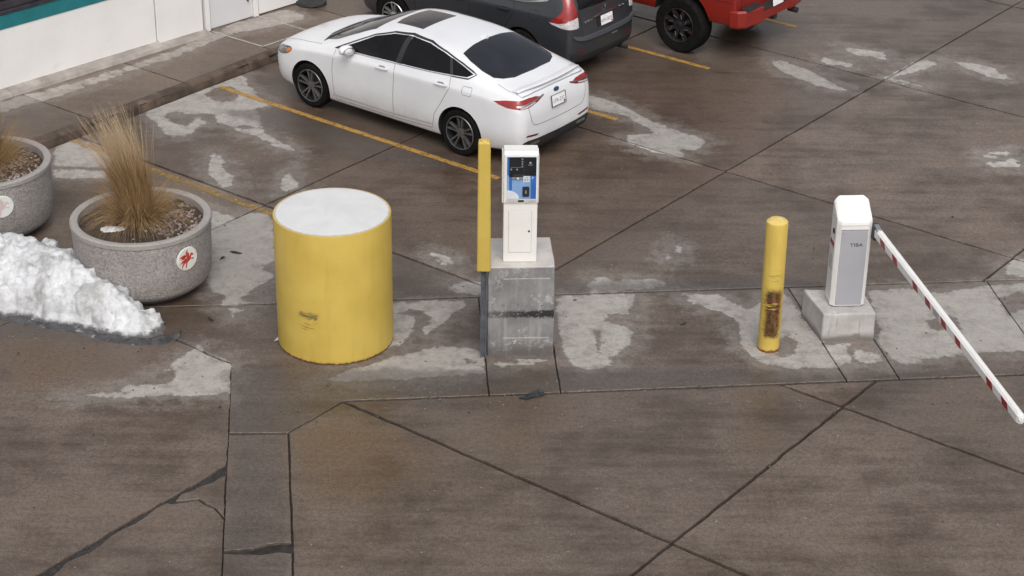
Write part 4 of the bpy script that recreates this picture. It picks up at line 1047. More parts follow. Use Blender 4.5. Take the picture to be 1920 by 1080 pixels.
def panel(name, bvh, poly, axis, mat, parent, off=.003, thick=.012, sp=.05, rnd=0, lift=None):
    """a piece shaped like poly, laid on the body surface seen along axis"""
    if rnd: poly = chaikin(poly, rnd)
    q = []
    for i, a in enumerate(poly):
        b = poly[(i+1) % len(poly)]; n = max(1, int(math.dist(a, b)/sp))
        for k in range(n): q.append((a[0]+(b[0]-a[0])*k/n, a[1]+(b[1]-a[1])*k/n))
    bm = bmesh.new(); bm.faces.new([bm.verts.new((x, y, 0)) for x, y in q])
    for ax in (0, 1):
        lo, hi = min(p[ax] for p in q), max(p[ax] for p in q); t = lo+sp*.63
        while t < hi:
            v = Vector((t, 0, 0)) if ax == 0 else Vector((0, t, 0))
            bmesh.ops.bisect_plane(bm, geom=bm.verts[:]+bm.edges[:]+bm.faces[:], plane_co=v, plane_no=v.normalized() if t else Vector((1, 0, 0)), dist=1e-5); t += sp
    fo, d = RAY[axis]; nr = {}
    for v in bm.verts:
        a, b = v.co.x, v.co.y; hit, n, _, _ = bvh.ray_cast(fo(a, b), d)
        if hit is None:
            hit, n, _, _ = bvh.find_nearest(fo(a, b)*.0+ (Vector((a, .9 if axis == 'y+' else -.9, b)) if axis[0] == 'y' else Vector((a, b, 1.2)) if axis == 'z' else Vector((-1 if axis == 'x-' else 3.8, a, b))))
        if n.dot(d) > 0: n = -n
        o_ = off if lift is None else off+lift(a, b)
        v.co = hit+n*o_; nr[v] = n
    for f in bm.faces:
        f.smooth = True
    bm.normal_update()
    fl = [f for f in bm.faces if f.normal.dot(d) > 0]
    if fl: bmesh.ops.reverse_faces(bm, faces=fl)
    if thick:
        for e in [e for e in bm.edges if e.is_boundary]:
            a, b = e.verts; f = e.link_faces[0]
            la = [l for l in f.loops if l.edge == e][0]; a, b = la.vert, la.link_loop_next.vert
            n1, n2 = nr[a], nr[b]
            w_ = [bm.verts.new(a.co), bm.verts.new(b.co), bm.verts.new(b.co-n2*thick), bm.verts.new(a.co-n1*thick)]
            bm.faces.new(w_[::-1])
    return from_bm(name, bm, mat, parent)
def strip(pts, w):
    """closed outline of a thin strip along a polyline"""
    l, r = [], []
    for i, p in enumerate(pts):
        a = Vector(pts[max(0, i-1)]); b = Vector(pts[min(len(pts)-1, i+1)]); t = (b-a).normalized(); n = Vector((-t.y, t.x))*w/2
        l.append((p[0]+n.x, p[1]+n.y)); r.append((p[0]-n.x, p[1]-n.y))
    return l+r[::-1]
def mirror(poly): return [(-a, b) for a, b in poly]

def carpaint(name, col, metal=0, rough=.32, grime=(.33, .30, .28), coat=.8):
    a = N(name); o = a.obj(); z = a.sep(o)[2]; n = a.noise(o, 1.7, 5); f = a.noise(o, 24, 5, .7)
    c = a.mix(a.ss(n, .3, .7), tuple(q*.96 for q in col), tuple(min(1, q*1.03) for q in col))
    low = a.ss(a.ma('ADD', z, a.ma('MULTIPLY', a.ma('SUBTRACT', n, .5), .25)), .62, .22)          # road film low on the body
    c = a.mix(a.ma('MULTIPLY', low, a.lin(f, .3, .7, .18, .5)), c, grime)
    a.inp('Base Color', c); a.inp('Metallic', metal); a.inp('Roughness', a.ma('ADD', rough, a.ma('MULTIPLY', low, .3)))
    a.inp('Coat Weight', coat); a.inp('Coat Roughness', a.lin(f, .3, .7, .05, .16)); return a.m
M_GLASS = pm('tinted_car_glass', (.008, .008, .009), .08, .2, 3, spec=.22)
M_GLASS2 = pm('rear_window_glass', (.018, .019, .025), .2, .2, 3, spec=.45)
M_TYRE = pm('tyre_rubber', (.009, .0088, .0085), .9, .25, 12, bump=.3, bscale=50, spec=.08, dirt=((.02, .018, .017), 8, .6, .5))
M_WELL = pm('wheel_well_black', (.010, .010, .011), .9, .2, 9)
M_TRIM = pm('black_plastic_trim', (.02, .02, .021), .55, .2, 9, dirt=((.07, .06, .055), 7, .6, .4))
M_CHROME = pm('chrome_trim', (.62, .62, .63), .18, .08, 6, metal=1)
M_TAIL = pm('tail_light_red', (.27, .012, .010), .18, .2, 12, coat=.6)
M_TAILW = pm('lamp_clear_lens', (.52, .50, .50), .15, .2, 26, coat=.6)
M_LAMP = pm('head_lamp_glass', (.10, .11, .12), .12, .4, 20, coat=.6)
M_AMBER = pm('amber_lens', (.55, .16, .015), .2, .15, 14, coat=.5)
M_GAP = pm('panel_gap', (.16, .16, .165), .9, .1, 9)
M_GAPD = pm('panel_gap_dark', (.008, .008, .009), .9, .1, 9)
M_PLATE = pm('plate_white', (.80, .80, .80), .45, .06, 12)
M_INK = pm('plate_ink', (.07, .07, .09), .6, .2, 9)
M_RIM = pm('gunmetal_rim', (.15, .146, .146), .4, .2, 9, metal=.6)
M_RIMD = pm('dark_rim_barrel', (.016, .016, .017), .6, .2, 9, metal=.3)
M_SILVER = pm('silver_rim', (.50, .50, .51), .3, .1, 9, metal=.8)

def wheel(car, x, side, y_out, r, rr, wd, spokes, m_spoke, twin, accents=None):
    """tyre (the part) with the rim, spokes and disc as its sub-parts; local y is the axle, outwards = side"""
    M = Matrix.Translation((x, side*(y_out-wd/2), r)) @ (Matrix.Rotation(math.pi, 4, 'Z') if side < 0 else Matrix())
    h = wd/2
    ty = lathe('wheel', [(rr, -h*.8), (rr+.02, -h*.95), (r-.03, -h), (r-.008, -h*.85), (r, -h*.6), (r, h*.6), (r-.008, h*.85), (r-.03, h), (rr+.03, h*1.02), (rr+.006, h*.96), (rr, h*.8)], M_TYRE, car, 56, 'y', M=M)
    lathe('rim', [(rr+.006, h*.93), (rr-.004, h*1.0), (rr-.016, h*.96), (rr-.022, h*.55), (rr-.03, -h*.2), (.10, -h*.25), (0, -h*.2)], [M_RIMD], ty, 48, 'y', M=M)
    lathe('rim_lip', [(rr+.004, h*.955), (rr-.003, h*1.03), (rr-.012, h*1.0), (rr-.014, h*.90)], m_spoke, ty, 48, 'y', M=M)
    bm = bmesh.new()
    for k in range(spokes):
        a = 2*math.pi*k/spokes+.31
        for j in ((-1, 1) if twin else (0,)):
            a1, a2 = a+j*.22, a+j*.20                # narrow at the hub, apart at the rim
            w1, w2 = .010, .011
            if not twin: w1, w2 = .030, .036
            p1 = Vector((.05*math.cos(a1), 0, .05*math.sin(a1))); p2 = Vector(((rr-.010)*math.cos(a2), 0, (rr-.010)*math.sin(a2)))
            t = (p2-p1).normalized(); n = Vector((-t.z, 0, t.x))
            q = [p1-n*w1, p2-n*w2, p2+n*w2, p1+n*w1]; pm_ = (p1+p2)/2
            yt = (h*.80, h*.94, h*.94, h*.80)
            vt = [bm.verts.new((c.x, yy, c.z)) for c, yy in zip(q, yt)]; vb = [bm.verts.new((c.x, yy-.05, c.z)) for c, yy in zip(q, yt)]
            bm.faces.new(vt)
            for i in range(4): bm.faces.new((vt[i], vt[(i+1) % 4], vb[(i+1) % 4], vb[i]))
    bmesh.ops.recalc_face_normals(bm, faces=bm.faces); bmesh.ops.transform(bm, matrix=M, verts=bm.verts)
    from_bm('spokes', bm, m_spoke, ty)
    lathe('hub_cap', [(0, h*.88), (.04, h*.87), (.062, h*.80), (.065, h*.5)], m_spoke, ty, 24, 'y', M=M)
    lathe('brake_disc', [(0, -h*.05), (.15, -h*.05), (.15, -h*.15)], pm('brake_disc', (.10, .095, .09), .5, .2, 9, metal=.7), ty, 32, 'y', M=M)
    if accents:
        for k in range(spokes):
            a = 2*math.pi*k/spokes+.31
            for dr, ln, mt in ((rr*.88, .05, accents[0]), (rr*.55, .045, accents[1])):
                c = Vector((dr*math.cos(a), h*.97, dr*math.sin(a)))
                bm = bmesh.new(); bm_box(bm, (-ln*.8, -.004, -.004), (ln*.8, .008, .004), 0, M=M @ Matrix.Translation(c) @ Matrix.Rotation(-a+(0 if dr > rr*.7 else .6), 4, 'Y'))
                from_bm('spoke_accent', bm, mt, ty)
    return ty
def number_plate(car, x, y, z, tilt, s, border, word=None):
    """plate facing backwards; rows of raised characters"""
    M = Matrix.Translation((x, y, z)) @ Matrix.Rotation(tilt, 4, 'Y') @ Matrix(((0, 0, -1, 0), (-1, 0, 0, 0), (0, 1, 0, 0), (0, 0, 0, 1)))
    pl_ = box('number_plate', (-.152, -.076, 0), (.152, .076, .004), M_PLATE, car, .001, M=M)
    if border:
        for a in ((-.163, -.086, .163, -.076), (-.163, .076, .163, .082), (-.163, -.0755, -.152, .0755), (.152, -.0755, .163, .0755)):
            box('plate_frame', (a[0], a[1], -.001), (a[2], a[3], .008), M_INK, pl_, 0, M=M)
    if s: text('plate_characters', s, .078, pm('plate_letter_ink', (.22, .20, .24), .6, .2, 9), pl_, M @ Matrix.Translation((0, -.012, .0048)), .0006, .92)
    if word: box('plate_sticker', (.105, -.07, .0042), (.145, -.045, .0055), M_RED, pl_, 0, M=M)
    return pl_
def car_root(name, u, v, label, cat, group='parked vehicles'):
    o = empty(name, (*uv(u, v), 0), A0+math.pi); return tag(o, label, cat, group)

# ---------------------------------------------------------------- white sedan
def sec(zb, yb, s, l, m, c, t, g, r, q, top): return [(0, zb), (yb, zb), s, l, m, c, t, g, r, q, (0, top)]
SED = [
 (-1.045, sec(.46, .40, (.56, .48), (.62, .53), (.64, .60), (.62, .67), (.58, .71), (.48, .725), (.34, .73), (.18, .735), .735)),
 (-1.035, sec(.30, .50, (.67, .33), (.73, .45), (.74, .60), (.72, .73), (.67, .80), (.54, .835), (.38, .85), (.2, .86), .86)),
 (-.985, sec(.23, .55, (.75, .26), (.81, .42), (.815, .62), (.79, .82), (.73, .955), (.58, 1.005), (.40, 1.02), (.2, 1.03), 1.035)),
 (-.925, sec(.21, .60, (.80, .25), (.855, .42), (.86, .62), (.835, .88), (.765, 1.025), (.62, 1.075), (.42, 1.09), (.21, 1.098), 1.10)),
 (-.75, sec(.22, .64, (.84, .27), (.895, .42), (.895, .62), (.872, .93), (.80, 1.06), (.66, 1.108), (.46, 1.12), (.23, 1.127), 1.13)),
 (-.50, sec(.19, .68, (.86, .23), (.905, .38), (.91, .62), (.895, .965), (.825, 1.085), (.70, 1.145), (.52, 1.168), (.26, 1.18), 1.185)),
 (-.15, sec(.18, .70, (.865, .21), (.908, .36), (.918, .62), (.912, .980), (.845, 1.115), (.735, 1.22), (.585, 1.295), (.30, 1.325), 1.335)),
 (.22, sec(.17, .70, (.865, .20), (.908, .35), (.922, .62), (.922, .978), (.858, 1.115), (.755, 1.27), (.61, 1.395), (.33, 1.435), 1.445)),
 (.7, sec(.17, .70, (.862, .20), (.905, .34), (.922, .62), (.925, .965), (.865, 1.095), (.768, 1.28), (.63, 1.43), (.35, 1.472), 1.483)),
 (1.25, sec(.17, .70, (.862, .20), (.905, .34), (.922, .62), (.925, .955), (.866, 1.075), (.772, 1.27), (.64, 1.44), (.36, 1.483), 1.493)),
 (1.72, sec(.17, .70, (.862, .20), (.905, .34), (.922, .62), (.924, .945), (.864, 1.060), (.782, 1.235), (.65, 1.405), (.37, 1.455), 1.465)),
 (2.08, sec(.17, .70, (.862, .20), (.905, .34), (.922, .62), (.922, .935), (.862, 1.045), (.806, 1.15), (.70, 1.27), (.39, 1.335), 1.350)),
 (2.40, sec(.17, .70, (.862, .20), (.905, .34), (.920, .62), (.918, .925), (.856, 1.025), (.81, 1.075), (.72, 1.125), (.40, 1.19), 1.205)),
 (2.66, sec(.18, .70, (.865, .21), (.908, .36), (.918, .62), (.912, .905), (.845, .985), (.79, 1.012), (.70, 1.022), (.40, 1.048), 1.058)),
 (3.05, sec(.18, .68, (.865, .22), (.908, .38), (.915, .62), (.895, .86), (.825, .935), (.74, .970), (.62, .985), (.34, 1.005), 1.010)),
 (3.40, sec(.19, .62, (.83, .24), (.875, .42), (.872, .60), (.84, .79), (.765, .86), (.66, .897), (.54, .912), (.29, .928), .932)),
 (3.63, sec(.21, .54, (.73, .26), (.775, .42), (.772, .56), (.735, .70), (.67, .765), (.57, .798), (.45, .815), (.24, .828), .832)),
 (3.78, sec(.25, .42, (.56, .30), (.62, .40), (.625, .52), (.60, .62), (.55, .67), (.47, .695), (.36, .71), (.2, .718), .722)),
 (3.83, sec(.34, .32, (.42, .37), (.47, .43), (.475, .50), (.46, .56), (.42, .60), (.35, .615), (.26, .622), (.14, .625), .625)),
]
M_CARW = carpaint('white_car_paint', (.70, .71, .73), 0, .35, (.34, .31, .29))
car = car_root('white_sedan', -16.02, 20.45, 'white sedan with tinted windows and a sunroof parked at the kerb', 'car')
me = cut_arches(loft_cage(SED, {5: .65, 2: .4, 6: .35, 8: .2}), [(0, .34, .388, .60), (2.85, .34, .388, .60)])
body = link('body', me, [M_CARW, M_WELL], car)
bv = BVHTree.FromPolygons([v.co[:] for v in me.vertices], [p.vertices[:] for p in me.polygons])
for sd_ in ('y+', 'y-'):
    fw = panel('side_window', bv, [(2.28, 1.045), (1.95, 1.20), (1.70, 1.325), (1.40, 1.405), (1.165, 1.425), (1.205, 1.09), (1.75, 1.065)], sd_, M_GLASS, car, .004, .015, .04)
    panel('side_window', bv, [(1.075, 1.427), (.75, 1.408), (.45, 1.355), (.33, 1.325), (.215, 1.138), (.60, 1.112), (1.11, 1.092)], sd_, M_GLASS, car, .004, .015, .04)
    panel('quarter_window', bv, [(.285, 1.318), (.10, 1.268), (-.13, 1.195), (-.06, 1.155), (.165, 1.140)], sd_, M_GLASS, car, .004, .015, .04)
    panel('pillar_trim', bv, [(1.18, 1.424), (1.06, 1.426), (1.09, 1.088), (1.225, 1.086)], sd_, M_TRIM, car, .0025, .014, .04)
    panel('pillar_trim', bv, [(.345, 1.326), (.27, 1.314), (.15, 1.141), (.225, 1.136)], sd_, M_TRIM, car, .0025, .014, .04)
    panel('window_chrome', bv, strip([(2.36, 1.030), (2.0, 1.205), (1.72, 1.335), (1.42, 1.418), (1.12, 1.441), (.75, 1.424), (.42, 1.366), (.1, 1.284), (-.10, 1.222), (-.175, 1.195), (-.09, 1.138), (.2, 1.123)], .014), sd_, M_TRIM, car, .006, .01, .05)
    panel('belt_trim', bv, strip([(2.30, 1.034), (1.75, 1.052), (1.15, 1.077), (.6, 1.10), (.2, 1.124)], .012), sd_, M_CHROME, car, .005, .01, .05)
    panel('sail_panel', bv, [(2.345, 1.030), (2.27, 1.066), (2.24, 1.036)], sd_, M_TRIM, car, .005, .01, .05)
    for pts in ([(2.335, 1.01), (2.385, .72), (2.375, .40), (2.34, .26)], [(1.20, 1.07), (1.185, .92), (1.215, .60), (1.225, .27)], [(.195, 1.11), (.17, .98), (.31, .74), (.45, .52), (.50, .30)]):
        panel('door_gap', bv, strip(pts, .008), sd_, M_GAP, car, .0012, 0, .05)
    panel('door_gap', bv, strip([(2.34, .255), (1.2, .262), (.5, .29)], .008), sd_, M_GAP, car, .0012, 0, .05)
    for hx, hz in ((1.41, .965), (.325, .988)):
        h_ = panel('door_handle', bv, [(hx-.115, hz-.012), (hx+.115, hz-.018), (hx+.115, hz+.008), (hx-.115, hz+.016)], sd_, M_CARW, car, .028, .022, .03, 1)
        panel('handle_recess', bv, [(hx-.05, hz+.004), (hx+.07, hz), (hx+.07, hz+.03), (hx-.05, hz+.032)], sd_, M_GAP, h_, .001, 0, .03, 1)
    panel('fuel_flap' if sd_ == 'y+' else 'side_gap', bv, strip([(-.19, .93), (-.06, .93), (-.045, .95), (-.045, 1.03), (-.06, 1.045), (-.19, 1.05), (-.205, 1.035), (-.205, .945), (-.19, .93)], .006), sd_, M_GAP, car, .001, 0, .03)
    panel('rocker_shade', bv, [(2.40, .30), (1.3, .295), (.52, .33), (.50, .36), (1.3, .325), (2.40, .33)], sd_, pm('rocker_shadow_line', (.42, .41, .41), .6, .1, 5), car, .0015, 0, .05)  # grey line painted for the shade along the rocker
    # tail lamp, wraps round the corner: side piece seen from the side, rear piece from behind
    s_ = 1 if sd_ == 'y+' else -1
    pt = [(-.985, .995), (-.90, 1.005), (-.76, .995), (-.58, .962), (-.66, .935), (-.80, .905), (-.985, .892)]
    panel('tail_lamp', bv, pt, sd_, M_TAIL, car, .004, .014, .03)
    rp = [(.795, 1.000), (.60, 1.012), (.46, 1.005), (.33, .965), (.45, .925), (.62, .895), (.795, .890)]
    rp = [(s_*a, b) for a, b in rp]
    tl_ = panel('tail_lamp', bv, rp, 'x-', M_TAIL, car, .004, .014, .03)
    panel('lamp_strip', bv, [(s_*a, b) for a, b in strip([(.80, .928), (.66, .938), (.50, .955), (.30, .985)], .022)], 'x-', M_CHROME, tl_, .009, .01, .03)
    panel('reverse_lamp', bv, [(s_*a, b) for a, b in strip([(.77, .905), (.62, .917), (.50, .935)], .018)], 'x-', M_TAILW, tl_, .007, .006, .03)
    panel('rear_reflector', bv, [(s_*a, b) for a, b in [(.72, .485), (.50, .455), (.46, .462), (.46, .474), (.70, .508)]], 'x-', pm('dark_red_reflector', (.10, .012, .016), .3, .2, 9), car, .004, .01, .03)
    hl = panel('head_lamp', bv, [(3.22, .835), (3.36, .825), (3.56, .775), (3.68, .70), (3.66, .66), (3.50, .665), (3.34, .715), (3.24, .775)], sd_, M_LAMP, car, .004, .014, .03, 1)
    panel('turn_signal', bv, [(3.23, .825), (3.34, .80), (3.37, .73), (3.30, .742), (3.24, .785)], sd_, M_AMBER, hl, .007, .008, .03, 1)
    panel('fog_lamp_recess', bv, [(3.62, .42), (3.75, .40), (3.76, .52), (3.66, .56)], sd_, M_TRIM, car, .003, .01, .03)
    panel('exhaust_tip', bv, [(s_*a, b) for a, b in [(.64, .335), (.44, .335), (.42, .37), (.62, .385)]], 'x-', M_CHROME, car, .012, .02, .03)
    mb = bmesh.new(); bmesh.ops.create_uvsphere(mb, u_segments=18, v_segments=12, radius=1)
    for v in mb.verts: v.co = Vector((v.co.x*.075+(.03 if v.co.x > 0 else 0)*abs(v.co.x), v.co.y*.115, v.co.z*.072))
    for f in mb.faces: f.smooth = True
    bmesh.ops.transform(mb, matrix=Matrix.Translation((2.03, s_*.985, 1.105)) @ Matrix.Rotation(s_*R(-12), 4, 'Z'), verts=mb.verts)
    mi = from_bm('wing_mirror', mb, M_CARW, car)
    box('mirror_arm', (2.02, min(s_*.86, s_*.93), 1.035), (2.08, max(s_*.86, s_*.93), 1.075), M_TRIM, mi, .008)
    gm = bmesh.new(); bmesh.ops.create_circle(gm, cap_ends=True, segments=24, radius=1)
    bmesh.ops.transform(gm, matrix=Matrix.Translation((1.9655, s_*.985, 1.100)) @ Matrix.Rotation(s_*R(-12), 4, 'Z') @ Matrix.Diagonal((1, .098, .056, 1)) @ Matrix.Rotation(R(-90), 4, 'Y'), verts=gm.verts)
    e_ = bmesh.ops.extrude_face_region(gm, geom=gm.faces[:])
    for v in [g for g in e_['geom'] if isinstance(g, bmesh.types.BMVert)]: v.co.x += .03
    bmesh.ops.recalc_face_normals(gm, faces=gm.faces); from_bm('mirror_glass', gm, pm('mirror_glass_grey', (.5, .5, .5), .1, .05, 5, metal=.9), mi)
    for wx in (0, 2.85): wheel(car, wx, s_, .905, .340, .245, .225, 5, M_RIM, True)
panel('windscreen', bv, [(2.70, .64), (2.79, .40), (2.80, 0), (2.79, -.40), (2.70, -.64), (2.45, -.70), (2.08, -.655), (1.80, -.58), (1.765, -.3), (1.755, 0), (1.765, .3), (1.80, .58), (2.08, .655), (2.45, .70)], 'z', M_GLASS, car, .004, .014, .06)
panel('cowl_trim', bv, [(2.70, .72), (2.81, .42), (2.825, 0), (2.81, -.42), (2.70, -.72), (2.68, -.64), (2.765, -.38), (2.775, 0), (2.765, .38), (2.68, .64)], 'z', M_TRIM, car, .008, .014, .05)
for y0, y1 in ((.55, -.05), (-.12, -.62)):
    panel('wiper', bv, strip([(2.72, y0), (2.70, (y0+y1)/2), (2.62, y1)], .022), 'z', pm('wiper_grey', (.16, .16, .17), .5, .2, 9), car, .02, .012, .05)
rw = [(.20, .575), (.03, .625), (-.20, .655), (-.40, .645), (-.50, .56), (-.575, .40), (-.595, 0), (-.575, -.40), (-.50, -.56), (-.40, -.645), (-.20, -.655), (.03, -.625), (.20, -.575), (.235, -.3), (.245, 0), (.235, .3)]
panel('rear_window', bv, rw, 'z', M_GLASS2, car, .005, .014, .05)
sr_ = panel('sunroof', bv, [(1.60, .36), (1.10, .37), (1.10, -.37), (1.60, -.36), (1.635, -.2), (1.645, 0), (1.635, .2)], 'z', pm('sunroof_glass', (.030, .026, .024), .15, .3, 3, spec=.3), car, .004, .012, .05)
panel('hood_gap', bv, strip([(2.67, .80), (3.0, .765), (3.35, .68), (3.58, .58)], .008), 'z', M_GAP, car, .001, 0, .05)
panel('hood_gap', bv, strip([(2.67, -.80), (3.0, -.765), (3.35, -.68), (3.58, -.58)], .008), 'z', M_GAP, car, .001, 0, .05)
panel('trunk_gap', bv, strip([(-.52, .70), (-.70, .72), (-.93, .69)], .007), 'z', M_GAP, car, .001, 0, .05)
panel('trunk_gap', bv, strip([(-.52, -.70), (-.70, -.72), (-.93, -.69)], .007), 'z', M_GAP, car, .001, 0, .05)
panel('trunk_gap', bv, strip([(.66, 1.01), (.65, .88), (.62, .72), (.57, .635), (.50, .61), (.25, .598), (0, .594), (-.25, .598), (-.50, .61), (-.57, .635), (-.62, .72), (-.65, .88), (-.66, 1.01)], .009), 'x-', M_GAP, car, .0015, 0, .04)
# boot spoiler lip
lip = bmesh.new(); n_ = 20; rows = []
for i in range(n_+1):
    y = -.70+1.4*i/n_; bx = -.945+.085*(abs(y)/.70)**2.4; hit, nn, _, _ = bv.ray_cast(Vector((bx+.10, y, 5)), Vector((0, 0, -1))); z = hit.z
    k = 1-.7*(abs(y)/.70)**5
    rows.append([lip.verts.new(q) for q in ((bx+.16, y, z+.002), (bx+.06, y, z+.012*k), (bx-.018*k, y, z+.026*k), (bx-.022*k, y, z+.012*k), (bx+.01, y, z-.02), (bx+.10, y, z-.03))])
for a, b in zip(rows, rows[1:]):
    for k in range(5): lip.faces.new((a[k], a[k+1], b[k+1], b[k]))
bmesh.ops.recalc_face_normals(lip, faces=lip.faces)
for f in lip.faces: f.smooth = True
spo = from_bm('spoiler_lip', lip, M_CARW, car)
panel('spoiler_shadow_gap', bv, strip([(.68, 1.035), (.45, 1.052), (0, 1.058), (-.45, 1.052), (-.68, 1.035)], .012), 'x-', pm('bluish_lip_shade', (.22, .24, .27), .6, .1, 9), spo, .002, 0, .05)  # shade under the spoiler lip, coloured in as a bluish strip
panel('rear_valance', bv, [(.76, .40), (.68, .425), (.45, .405), (0, .395), (-.45, .405), (-.68, .425), (-.76, .40), (-.70, .26), (-.5, .24), (0, .235), (.5, .24), (.70, .26)], 'x-', M_TRIM, car, .006, .02, .05)
panel('lower_grille', bv, [(.40, .30), (.42, .42), (0, .44), (-.42, .42), (-.40, .30)], 'x+', M_TRIM, car, .004, .01, .05)
panel('grille', bv, [(.36, .53), (.38, .60), (.30, .64), (-.30, .64), (-.38, .60), (-.36, .53)], 'x+', M_TRIM, car, .004, .01, .05)
number_plate(car, -1.046, .012, .85, R(9), 'UPR-Z42', True, True)
bd = panel('oval_badge', bv, [(.012+.058*math.cos(a), .985+.026*math.sin(a)) for a in np.linspace(0, 2*math.pi, 24)[:-1]], 'x-', pm('badge_blue', (.05, .09, .18), .25, .1, 9, metal=.5), car, .006, .01, .03)
panel('badge_ring', bv, strip([(.012+.058*math.cos(a), .985+.026*math.sin(a)) for a in np.linspace(0, 2*math.pi, 25)], .008), 'x-', M_CHROME, bd, .008, .004, .03)
for yy, zz, s in ((-.42, .80, 'TITANIUM'), (.47, .665, 'FUSION')):
    text('lettering', s, .036, M_MET, car, Matrix.Translation((-1.035+.02, yy, zz)) @ Matrix.Rotation(R(-6), 4, 'Y') @ Matrix(((0, 0, -1, 0), (-1, 0, 0, 0), (0, 1, 0, 0), (0, 0, 0, 1))), .012)
fin = bmesh.new(); q = [(.40, .0), (.36, .0), (.27, .052), (.235, .052), (.225, 0)]
for s_ in (-1, 1):
    pass
hit, _, _, _ = bv.ray_cast(Vector((.3, 0, 5)), Vector((0, 0, -1)))
va = [fin.verts.new((x, s_*(.024 if z < .01 else .006), hit.z-.006+z)) for s_ in (-1, 1) for x, z in q]
fin.faces.new(va[:5]); fin.faces.new(va[5:][::-1])
for i in range(5): fin.faces.new((va[i], va[(i+1) % 5], va[5+(i+1) % 5], va[5+i]))
bmesh.ops.recalc_face_normals(fin, faces=fin.faces); from_bm('roof_antenna', fin, M_CARW, car)

# ---------------------------------------------------------------- dark grey SUV
SUV = [
 (-.955, sec(.44, .36, (.50, .46), (.57, .52), (.58, .60), (.57, .66), (.52, .70), (.48, .715), (.34, .72), (.18, .725), .725)),
 (-.935, sec(.34, .46, (.62, .39), (.69, .50), (.70, .62), (.68, .72), (.62, .765), (.56, .785), (.40, .795), (.2, .80), .80)),
 (-.895, sec(.30, .58, (.73, .36), (.79, .48), (.80, .66), (.785, .86), (.73, .99), (.62, 1.06), (.44, 1.08), (.22, 1.09), 1.09)),
 (-.83, sec(.28, .66, (.82, .33), (.88, .46), (.89, .68), (.865, .95), (.815, 1.10), (.74, 1.25), (.60, 1.31), (.3, 1.335), 1.34)),
 (-.66, sec(.25, .68, (.85, .30), (.90, .44), (.91, .70), (.895, 1.0), (.85, 1.14), (.775, 1.36), (.63, 1.50), (.33, 1.54), 1.55)),
 (-.36, sec(.23, .70, (.865, .27), (.91, .42), (.92, .70), (.908, 1.01), (.86, 1.13), (.785, 1.38), (.65, 1.57), (.35, 1.615), 1.625)),
 (.25, sec(.22, .70, (.865, .26), (.908, .40), (.918, .70), (.91, 1.0), (.862, 1.11), (.79, 1.38), (.66, 1.60), (.36, 1.645), 1.655)),
 (1.0, sec(.22, .70, (.865, .26), (.905, .40), (.915, .70), (.91, .985), (.862, 1.085), (.79, 1.37), (.665, 1.61), (.36, 1.655), 1.665)),
 (1.5, sec(.22, .70, (.865, .26), (.905, .40), (.915, .70), (.91, .97), (.86, 1.07), (.795, 1.33), (.67, 1.56), (.37, 1.61), 1.62)),
 (1.95, sec(.22, .70, (.865, .26), (.905, .40), (.915, .70), (.908, .96), (.858, 1.05), (.815, 1.20), (.71, 1.37), (.39, 1.43), 1.445)),
 (2.3, sec(.22, .70, (.865, .26), (.905, .40), (.915, .70), (.905, .95), (.852, 1.035), (.81, 1.10), (.72, 1.18), (.4, 1.24), 1.255)),
 (2.6, sec(.23, .70, (.865, .27), (.908, .42), (.915, .70), (.90, .93), (.84, 1.01), (.78, 1.045), (.68, 1.06), (.38, 1.085), 1.095)),
 (3.0, sec(.24, .66, (.85, .28), (.89, .44), (.89, .68), (.865, .88), (.80, .955), (.71, .99), (.59, 1.0), (.32, 1.02), 1.025)),
 (3.3, sec(.25, .60, (.79, .30), (.83, .44), (.83, .64), (.80, .80), (.735, .86), (.63, .89), (.51, .905), (.28, .915), .92)),
 (3.48, sec(.28, .50, (.66, .33), (.71, .44), (.715, .58), (.68, .70), (.62, .74), (.52, .76), (.40, .77), (.22, .778), .78)),
 (3.56, sec(.36, .38, (.48, .40), (.54, .46), (.545, .54), (.52, .60), (.47, .63), (.40, .645), (.30, .65), (.16, .655), .655)),
]
M_CARG = carpaint('dark_grey_car_paint', (.036, .039, .045), .25, .34, (.035, .032, .03), .7)
suv = car_root('grey_suv', -17.34, 23.56, 'dark grey SUV with tall red tail lamps parked beyond the white sedan', 'car')
me = cut_arches(loft_cage(SUV, {5: .5, 2: .4, 6: .35, 8: .2}), [(0, .355, .40, .60), (2.62, .355, .40, .60)])
link('body', me, [M_CARG, M_WELL], suv)
bs = BVHTree.FromPolygons([v.co[:] for v in me.vertices], [p.vertices[:] for p in me.polygons])
